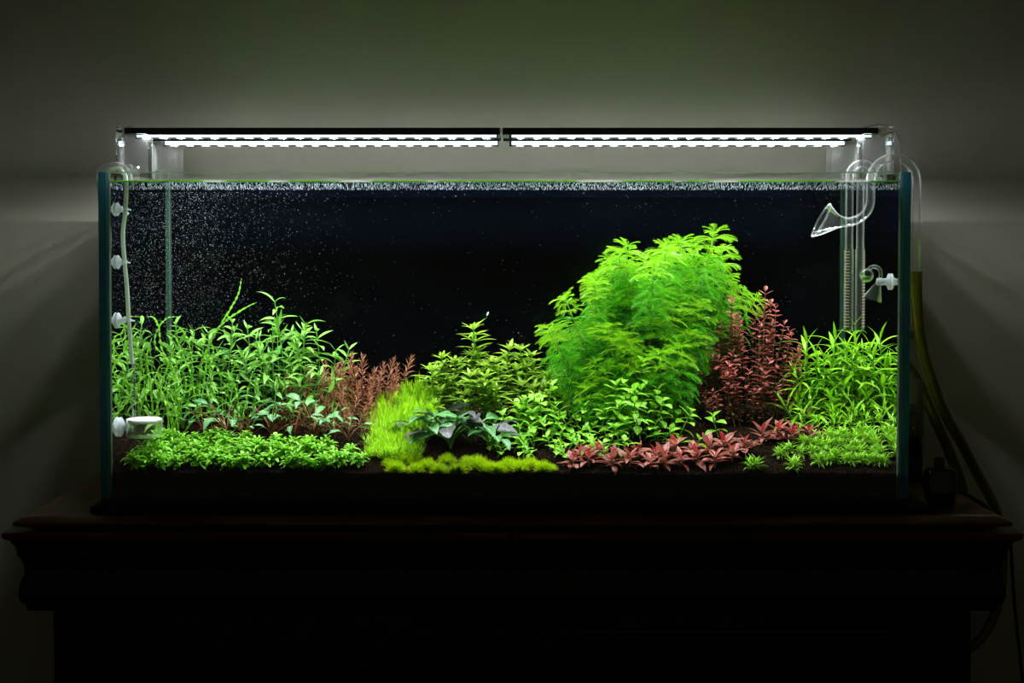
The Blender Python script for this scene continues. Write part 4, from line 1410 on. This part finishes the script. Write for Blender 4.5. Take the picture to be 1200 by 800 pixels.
Kp = [proto_round(h, 30 + i) for i, h in enumerate((0.018, 0.028, 0.04, 0.055, 0.075, 0.095, 0.12))]
polyK = [(575, 482), (598, 470), (615, 452), (638, 445), (655, 462), (680, 475), (705, 465), (722, 442), (748, 420), (765, 448), (785, 470), (805, 485)]
tipsK = [(748, 419, 0.18, 745), (722, 444, 0.17, 724), (766, 450, 0.17, 762), (640, 446, 0.19, 636), (622, 462, 0.17, 620), (603, 470, 0.17, 605), (778, 462, 0.15, 772), (738, 462, 0.15, 738), (690, 470, 0.18, 690), (655, 470, 0.18, 652), (806, 474, 0.12, 792), (842, 482, 0.15, 842), (816, 508, 0.10, 815), (705, 478, 0.17, 706), (585, 482, 0.15, 588)]
for layer in range(8):
    nK = 10 if layer < 5 else 8
    for i in range(nK):
        px = 578 + (212 if layer < 5 else 150) * (i + R.random()) / nK
        py = min(contour(polyK, px) + 10 + layer * 9.5, 526 - (7 - layer) * 4) + R.uniform(-5, 5)
        tipsK.append((px, py, 0.180 - layer * 0.0165, px + R.uniform(-4, 4)))
namedK = {0: 'tallest round-leaved bright green stem, standing before the feathery bush', 3: 'round-leaved bright green stem rising highest at the left end of its bush', 10: 'round-leaved stem leaning right before the red stems', 11: 'lone round-leaved stem standing before the brown lower stems of the red bush',
          12: 'short round-leaved stem poking out just above the red rosettes'}
lab_ = zone_labels(tipsK, namedK, 'bright green round-leaved stem')
for i, (px, py, Y, bp) in enumerate(tipsK):
    p = pick(Kp, height_at(px, py, Y, bp))
    instance(p, 'round_leaf_plant', lab_[i], 'plant', root_matrix(px, py, Y, bp, Hproto=p[0], smin=0.9), 'round-leaved bright green stems')

# ------------------------------------------------------------------ L: feathery bush
def feather_whorl(seed, nleaf, Lg, el, mat, droop):
    r = random.Random(seed)
    m_ = MB()
    for k in range(nleaf):
        M0 = RZ(2 * PI * k / nleaf + r.uniform(-.3, .3)) @ RY(-(el + r.uniform(-.3, .3))) @ RX(r.uniform(-.5, .5)) @ S(r.uniform(.75, 1.15))
        x = z = 0; ang = 0; np_ = 8
        prev = Vector((0, 0, 0))
        for j in range(1, np_ + 1):
            ang -= droop / np_
            x += math.cos(ang) * Lg / np_; z += math.sin(ang) * Lg / np_
            cur = Vector((x, 0, z))
            w = 0.00040
            m_.add([prev + Vector((0, -w, 0)), prev + Vector((0, w, 0)), cur + Vector((0, w * .8, 0)), cur + Vector((0, -w * .8, 0))], [(0, 1, 2, 3)], 0, M0)
            t = j / np_
            fl = Lg * 0.44 * math.sin(PI * (0.16 + 0.78 * t)) ** 0.7
            for s in (-1, 1):
                fa2 = 0.80 - 0.25 * t + r.uniform(-.15, .15)
                d_ = Vector((math.cos(fa2), s * math.sin(fa2), 0))
                tip = cur + Vector((d_.x * fl * math.cos(ang), d_.y * fl, math.sin(ang) * fl * .7 - 0.12 * fl))
                mid = cur.lerp(tip, 0.5) + Vector((0, 0, 0.06 * fl))
                wv = Vector((0.00042, 0, 0.00015))
                m_.add([cur - wv, cur + wv, mid + wv, mid - wv, tip], [(0, 1, 2, 3), (3, 2, 4)], 0, M0)
            prev = cur
    return m_.mesh('leaf_whorl', mat)
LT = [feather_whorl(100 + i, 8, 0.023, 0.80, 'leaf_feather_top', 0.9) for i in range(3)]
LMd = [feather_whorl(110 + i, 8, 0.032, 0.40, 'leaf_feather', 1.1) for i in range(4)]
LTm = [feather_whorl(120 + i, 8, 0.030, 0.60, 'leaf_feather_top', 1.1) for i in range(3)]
LO = [feather_whorl(130 + i, 8, 0.028, 0.25, 'leaf_feather_depth_shade', 0.8) for i in range(3)]
def proto_feather(H, seed):
    r = random.Random(seed)
    pts, rs = curve_stem(H, 0.014, 0.0014, 0.0009, 12, seed)
    ch = [('stem', stem_mesh('stem', 'stem_green', pts, rs), Matrix(), None, None, [])]
    h = H; k = 0
    while h > H * 0.22 and k < 13:
        p = at_h(pts, h / H)
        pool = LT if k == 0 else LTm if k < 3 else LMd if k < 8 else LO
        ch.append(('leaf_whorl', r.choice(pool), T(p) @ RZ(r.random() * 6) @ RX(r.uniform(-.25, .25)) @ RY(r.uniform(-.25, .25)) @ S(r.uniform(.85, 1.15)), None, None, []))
        h -= (0.008 if k == 0 else 0.0135 if k < 8 else 0.018)
        k += 1
    return (H + 0.010, ch)
Lp = [proto_feather(h, 3 + i) for i, h in enumerate((0.09, 0.12, 0.15, 0.18, 0.22, 0.26))]
polyL = [(633, 395), (642, 378), (665, 345), (690, 325), (706, 298), (735, 280), (760, 275), (790, 272), (812, 258), (830, 290), (850, 312), (870, 335), (888, 345)]
tipsL = [(812, 262, 0.28, 780), (775, 276, 0.30, 765), (755, 282, 0.27, 752), (722, 290, 0.29, 735), (708, 298, 0.27, 728), (688, 328, 0.25, 718), (668, 342, 0.24, 712), (648, 372, 0.24, 705), (642, 385, 0.22, 700), (838, 300, 0.31, 800), (852, 318, 0.30, 806), (884, 345, 0.30, 815), (738, 300, 0.25, 742), (795, 285, 0.27, 778), (825, 285, 0.32, 795),
         (868, 338, 0.33, 812), (700, 320, 0.30, 722), (765, 300, 0.24, 760)]
for layer in range(6):
    nL = 8
    for i in range(nL):
        xl = 652 - layer * 2; xr = 866 - layer * 14
        px = xl + (xr - xl) * (i + R.random()) / nL
        py = contour(polyL, px) + 16 + layer * 24 + R.uniform(-8, 8)
        if py > 470: continue
        tipsL.append((px, py, 0.325 - layer * 0.026 + R.uniform(-.008, .008), 750 + (px - 750) * 0.75))
namedL = {0: 'tallest feathery green stem, its tip nearest the water surface', 11: 'feathery green stem arching right above the red stems', 8: 'leftmost feathery green stem spreading over dark water', 4: 'feathery green stem with a loose spray at the upper left of its bush', 6: 'feathery green stem at the left shoulder of its bush'}
lab_ = zone_labels(tipsL, namedL, 'bright green feathery stem')
for i, (px, py, Y, bp) in enumerate(tipsL):
    p = pick(Lp, height_at(px, py, Y, bp))
    instance(p, 'feathery_plant', lab_[i], 'plant', root_matrix(px, py, Y, bp, Hproto=p[0]), 'feathery green stems in the tall bush')

# ------------------------------------------------------------------ M: red stems
ML = [leaf_mesh('leaf', 'leaf_pink', 0.0175, 0.0072, 0.5, 0.25, 4, p=1.05), leaf_mesh('leaf', 'leaf_pink', 0.0150, 0.0064, 0.2, 0.25, 4, p=1.05)]
def proto_red(H, seed):
    r = random.Random(seed)
    pts, rs = curve_stem(H, 0.006, 0.0010, 0.0007, 8, seed)
    ch = [('stem', stem_mesh('stem', 'stem_olive', pts, rs, 4), Matrix(), None, None, [])]
    old = MB(); h = H; k = 0; az = r.random() * 6
    while h > H * 0.15:
        p = at_h(pts, h / H)
        az += PI / 2 + r.uniform(-.3, .3)
        for q in (0, 1):
            M = LM(p.z, az + q * PI + r.uniform(-.2, .2), (0.9, 0.45, 0.25)[min(k, 2)] + r.uniform(-.2, .2), r.uniform(.8, 1.15) * (0.7 if k == 0 else 1), p.x, p.y, r.uniform(-.25, .25))
            if k < 5: ch.append(('leaf', r.choice(ML), M, None, None, []))
            else:
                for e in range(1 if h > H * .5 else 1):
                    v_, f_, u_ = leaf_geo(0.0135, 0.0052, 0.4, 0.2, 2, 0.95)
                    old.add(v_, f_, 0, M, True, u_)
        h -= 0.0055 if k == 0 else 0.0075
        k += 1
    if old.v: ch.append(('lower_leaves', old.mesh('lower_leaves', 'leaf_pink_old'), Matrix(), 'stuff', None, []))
    return (H + 0.006, ch)
Mp = [proto_red(h, 50 + i) for i, h in enumerate((0.08, 0.11, 0.14, 0.17, 0.20))]
polyM = [(805, 405), (822, 395), (840, 378), (855, 350), (870, 365), (885, 360), (905, 345), (920, 375), (940, 395), (950, 410)]
tipsM = [(903, 337, 0.26, 890), (857, 347, 0.27, 862), (825, 392, 0.25, 842), (870, 370, 0.25, 868), (886, 362, 0.28, 882), (915, 375, 0.26, 898), (846, 375, 0.27, 856), (936, 392, 0.27, 908), (812, 400, 0.24, 835), (895, 375, 0.24, 888), (908, 352, 0.27, 894), (940, 410, 0.25, 905), (861, 366, 0.29, 860)]
for layer in range(5):
    for i in range(10):
        px = 812 + 130 * (i + R.random()) / 10
        tipsM.append((px, contour(polyM, px) + 10 + layer * 19 + R.uniform(-6, 8), 0.29 - layer * 0.022, px + (875 - px) * 0.25))
namedM = {0: 'tallest pink-leaved red stem, standing against the dark back', 1: 'red stem whose tip reaches into the feathery bush', 7: 'red stem leaning right toward the grassy plants', 8: 'leftmost red stem before the feathery bush'}
lab_ = zone_labels(tipsM, namedM, 'pinkish red small-leaved stem')
for i, (px, py, Y, bp) in enumerate(tipsM):
    p = pick(Mp, height_at(px, py, Y, bp))
    instance(p, 'red_stem_plant', lab_[i], 'plant', root_matrix(px, py, Y, bp, Hproto=p[0]), 'red small-leaved stems')

# ------------------------------------------------------------------ N: grassy long-leaved plants, right
NL = [leaf_mesh('leaf', 'leaf_grass', 0.050, 0.0064, 1.0, 0.25, 7, p=0.6), leaf_mesh('leaf', 'leaf_grass', 0.044, 0.0060, 0.6, 0.25, 7, p=0.6), leaf_mesh('leaf', 'leaf_grass', 0.058, 0.0066, 1.3, 0.2, 8, p=0.6)]
def proto_grass(H, seed):
    r = random.Random(seed)
    hs = max(H - 0.028, 0.02)
    pts, rs = curve_stem(hs, 0.004, 0.0015, 0.0012, 8, seed)
    ch = [('stem', stem_mesh('stem', 'stem_green', pts, rs), Matrix(), None, None, [])]
    old = MB(); n = int(hs / 0.0050) + 3; az = r.random() * 6
    for i in range(n):
        t = 1 - 0.85 * i / n
        p = at_h(pts, t)
        az += 2.4 + r.uniform(-.3, .3)
        el = 1.35 - 0.9 * min(i / 6, 1) + r.uniform(-.18, .18)
        M = LM(p.z, az, el, r.uniform(.75, 1.1) * (0.75 if i < 2 else 1), p.x, p.y, r.uniform(-.3, .3))
        if i < 12: ch.append(('leaf', r.choice(NL), M, None, None, []))
        else:
            v_, f_, u_ = leaf_geo(0.040, 0.0042, 1.0, 0.2, 4, 0.6)
            old.add(v_, f_, 0, M, True, u_)
    if old.v: ch.append(('lower_leaves', old.mesh('lower_leaves', 'leaf_grass_old'), Matrix(), 'stuff', None, []))
    return (hs + 0.028, ch)
Np = [proto_grass(h, 70 + i) for i, h in enumerate((0.06, 0.085, 0.11, 0.135))]
polyN = [(905, 440), (920, 405), (935, 378), (955, 385), (972, 375), (985, 370), (1000, 372), (1015, 362), (1035, 372), (1055, 372)]
tipsN = [(975, 373, 0.28, 975), (1013, 362, 0.29, 1008), (940, 378, 0.27, 950), (952, 392, 0.25, 958), (992, 385, 0.26, 990), (925, 420, 0.23, 942), (1022, 380, 0.27, 1015), (1003, 395, 0.24, 1000), (965, 400, 0.24, 968), (915, 450, 0.20, 930)]
for layer in range(6):
    for i in range(6):
        px = 926 + 95 * (i + R.random()) / 6 + layer * 1.5
        tipsN.append((px, contour(polyN, px) + 22 + layer * 17 + R.uniform(-6, 8), 0.29 - layer * 0.024, px + (985 - px) * 0.12))
namedN = {0: 'grassy yellow-green plant with one long upright blade before the strainer', 1: 'tallest grassy yellow-green plant below the drop checker', 2: 'grassy yellow-green plant leaning left behind the red bush', 9: 'leftmost grassy plant, arching over the soil beside the red bush'}
lab_ = zone_labels(tipsN, namedN, 'yellow-green plant with arching grassy leaves')
for i, (px, py, Y, bp) in enumerate(tipsN):
    p = pick(Np, height_at(px, py, Y, bp))
    M = root_matrix(px, py, Y, bp, Hproto=p[0])
    instance(p, 'grassy_plant', lab_[i], 'plant', M, 'grassy long-leaved plants')

# ------------------------------------------------------------------ O: narrow-leaved carpet, front right
def proto_narrow(seed):
    r = random.Random(seed)
    m_ = MB()
    for c in range(4):
        a_ = r.random() * 6; rr_ = r.uniform(0.002, 0.008) if c else 0
        x_, y_ = rr_ * math.cos(a_), rr_ * math.sin(a_)
        for i in range(16):
            f = i / 16
            v_, f_, u_ = leaf_geo(0.0155, 0.0023, 1.3 - 0.6 * f, 0.2, 4, 0.6)
            m_.add(v_, f_, 0, T((x_, y_, 0.003 + 0.008 * f)) @ RZ(i * 2.4 + r.uniform(-.3, .3)) @ RY(-(0.3 + 1.0 * f + r.uniform(-.15, .15))) @ S(r.uniform(.75, 1.1)), True, u_)
    return (0.02, [('foliage', m_.mesh('foliage', 'leaf_narrow'), Matrix(), None, None, [])])
Op = [proto_narrow(150 + i) for i in range(4)]
rowsO = [(886, 0.020, 0, 1.25), (932, 0.022, 0, 1.15)]
for j, (Y, n0, xa, xb) in enumerate(((0.040, 9, 955, 1043), (0.065, 10, 905, 1040), (0.090, 9, 935, 1036), (0.115, 7, 955, 1030), (0.140, 6, 968, 1026))):
    for i in range(n0):
        rowsO.append((xa + (xb - xa) * (i + 0.2 + 0.6 * R.random()) / n0, Y + R.uniform(-.006, .006), j + 1, R.uniform(.85, 1.15)))
rowsO.sort(key=lambda q: (q[2], q[0]))
cnt = {}
rn = ['', 'front', 'second', 'third', 'fourth', 'rear']
for px, Y, j, s in rowsO:
    k = cnt.get(j, 0); cnt[j] = k + 1
    tot = sum(1 for q in rowsO if q[2] == j)
    bx0 = min(at(px, 540, Y).x, 0.571)
    M = T((bx0, Y, soil(bx0, Y) - 0.001)) @ RZ(R.random() * 6) @ S(s)
    lab = ('single narrow-leaved rosette on bare soil before the red rosettes' if k == 0 else 'single narrow-leaved rosette at the front edge left of the right carpet') if j == 0 else 'narrow-leaved green rosette in the right carpet, %s row, %s' % (rn[j], nth(k, tot))
    instance(R.choice(Op), 'narrow_leaf_plant', lab, 'plant', M, 'narrow-leaved carpet rosettes at the front right')

# ------------------------------------------------------------------ P: red rosettes
PL = [leaf_mesh('leaf', 'leaf_rose', 0.026, 0.0088, 0.7, 0.3, 6, p=0.9), leaf_mesh('leaf', 'leaf_rose', 0.023, 0.0080, 1.1, 0.25, 6, p=0.9), leaf_mesh('leaf', 'leaf_rose', 0.028, 0.0092, 0.4, 0.3, 6, p=0.9)]
PY = leaf_mesh('leaf', 'leaf_rose_young', 0.018, 0.0068, 0.3, 0.35, 6, p=0.9)
def proto_rose(seed):
    r = random.Random(seed)
    ch = []
    m_ = MB(); m_.tube([(0, 0, 0), (0.001, 0, 0.012)], 0.0013, 5)
    for k in range(3): m_.tube(bez((0, 0, 0.002), (0.004, 0, 0.003), (0.008, 0, 0.001), (0.014, 0, 0.0), 4), 0.0004, 3)
    ch.append(('stem', m_.mesh('stem', 'stem_pale'), Matrix(), None, None, []))
    for i in range(13):
        f = i / 13
        M = LM(0.004 + 0.010 * f, i * 2.4 + r.uniform(-.3, .3), 0.15 + 1.1 * f + r.uniform(-.15, .2), r.uniform(.72, 1.1) * (1 - 0.2 * f), 0, 0, r.uniform(-.4, .4))
        ch.append(('leaf', PY if i > 10 else r.choice(PL), M, None, None, []))
    return (0.03, ch)
Pp = [proto_rose(170 + i) for i in range(5)]
Psp = [(672, 0.030, .85), (690, 0.035, .95), (700, 0.060, 1.0), (718, 0.030, .9), (738, 0.035, 1.05), (748, 0.065, .85), (762, 0.030, .9), (778, 0.035, 1.05), (790, 0.075, 1.15), (797, 0.035, .9), (816, 0.040, 1.1), (830, 0.070, 1.0), (838, 0.035, 1.05), (848, 0.080, 1.1), (858, 0.050, 1.0), (680, 0.055, .8), (768, 0.060, .9), (812, 0.07, .9),
       (893, 0.115, 1.0), (912, 0.130, 1.05), (930, 0.120, .95), (948, 0.125, .9), (872, 0.075, 1.0)]
Psp.sort()
for i, (px, Y, s) in enumerate(Psp):
    b = at(px, 540, Y)
    M = T((b.x, Y, soil(b.x, Y) - 0.001)) @ RZ(R.random() * 6) @ S(s * 1.28)
    instance(Pp[i % 5], 'red_rosette', 'dusty red rosette with upright crimson young leaves at the front, %s' % nth(i, len(Psp)), 'plant', M, 'red rosettes at the front right of centre')

# tiny drifting fragment, white against the dark back
mb = MB()
p = at(571.5, 367.5, 0.2)
mb.tube([p + Vector((-0.0012, 0, -0.003)), p, p + Vector((0.0012, 0, 0.003))], [0.0009, 0.0014, 0.0008], 8)
tag(mb.build('water_snail', 'bubble_white'), 'tiny white speck of a snail floating above the star-whorled stems', 'snail')
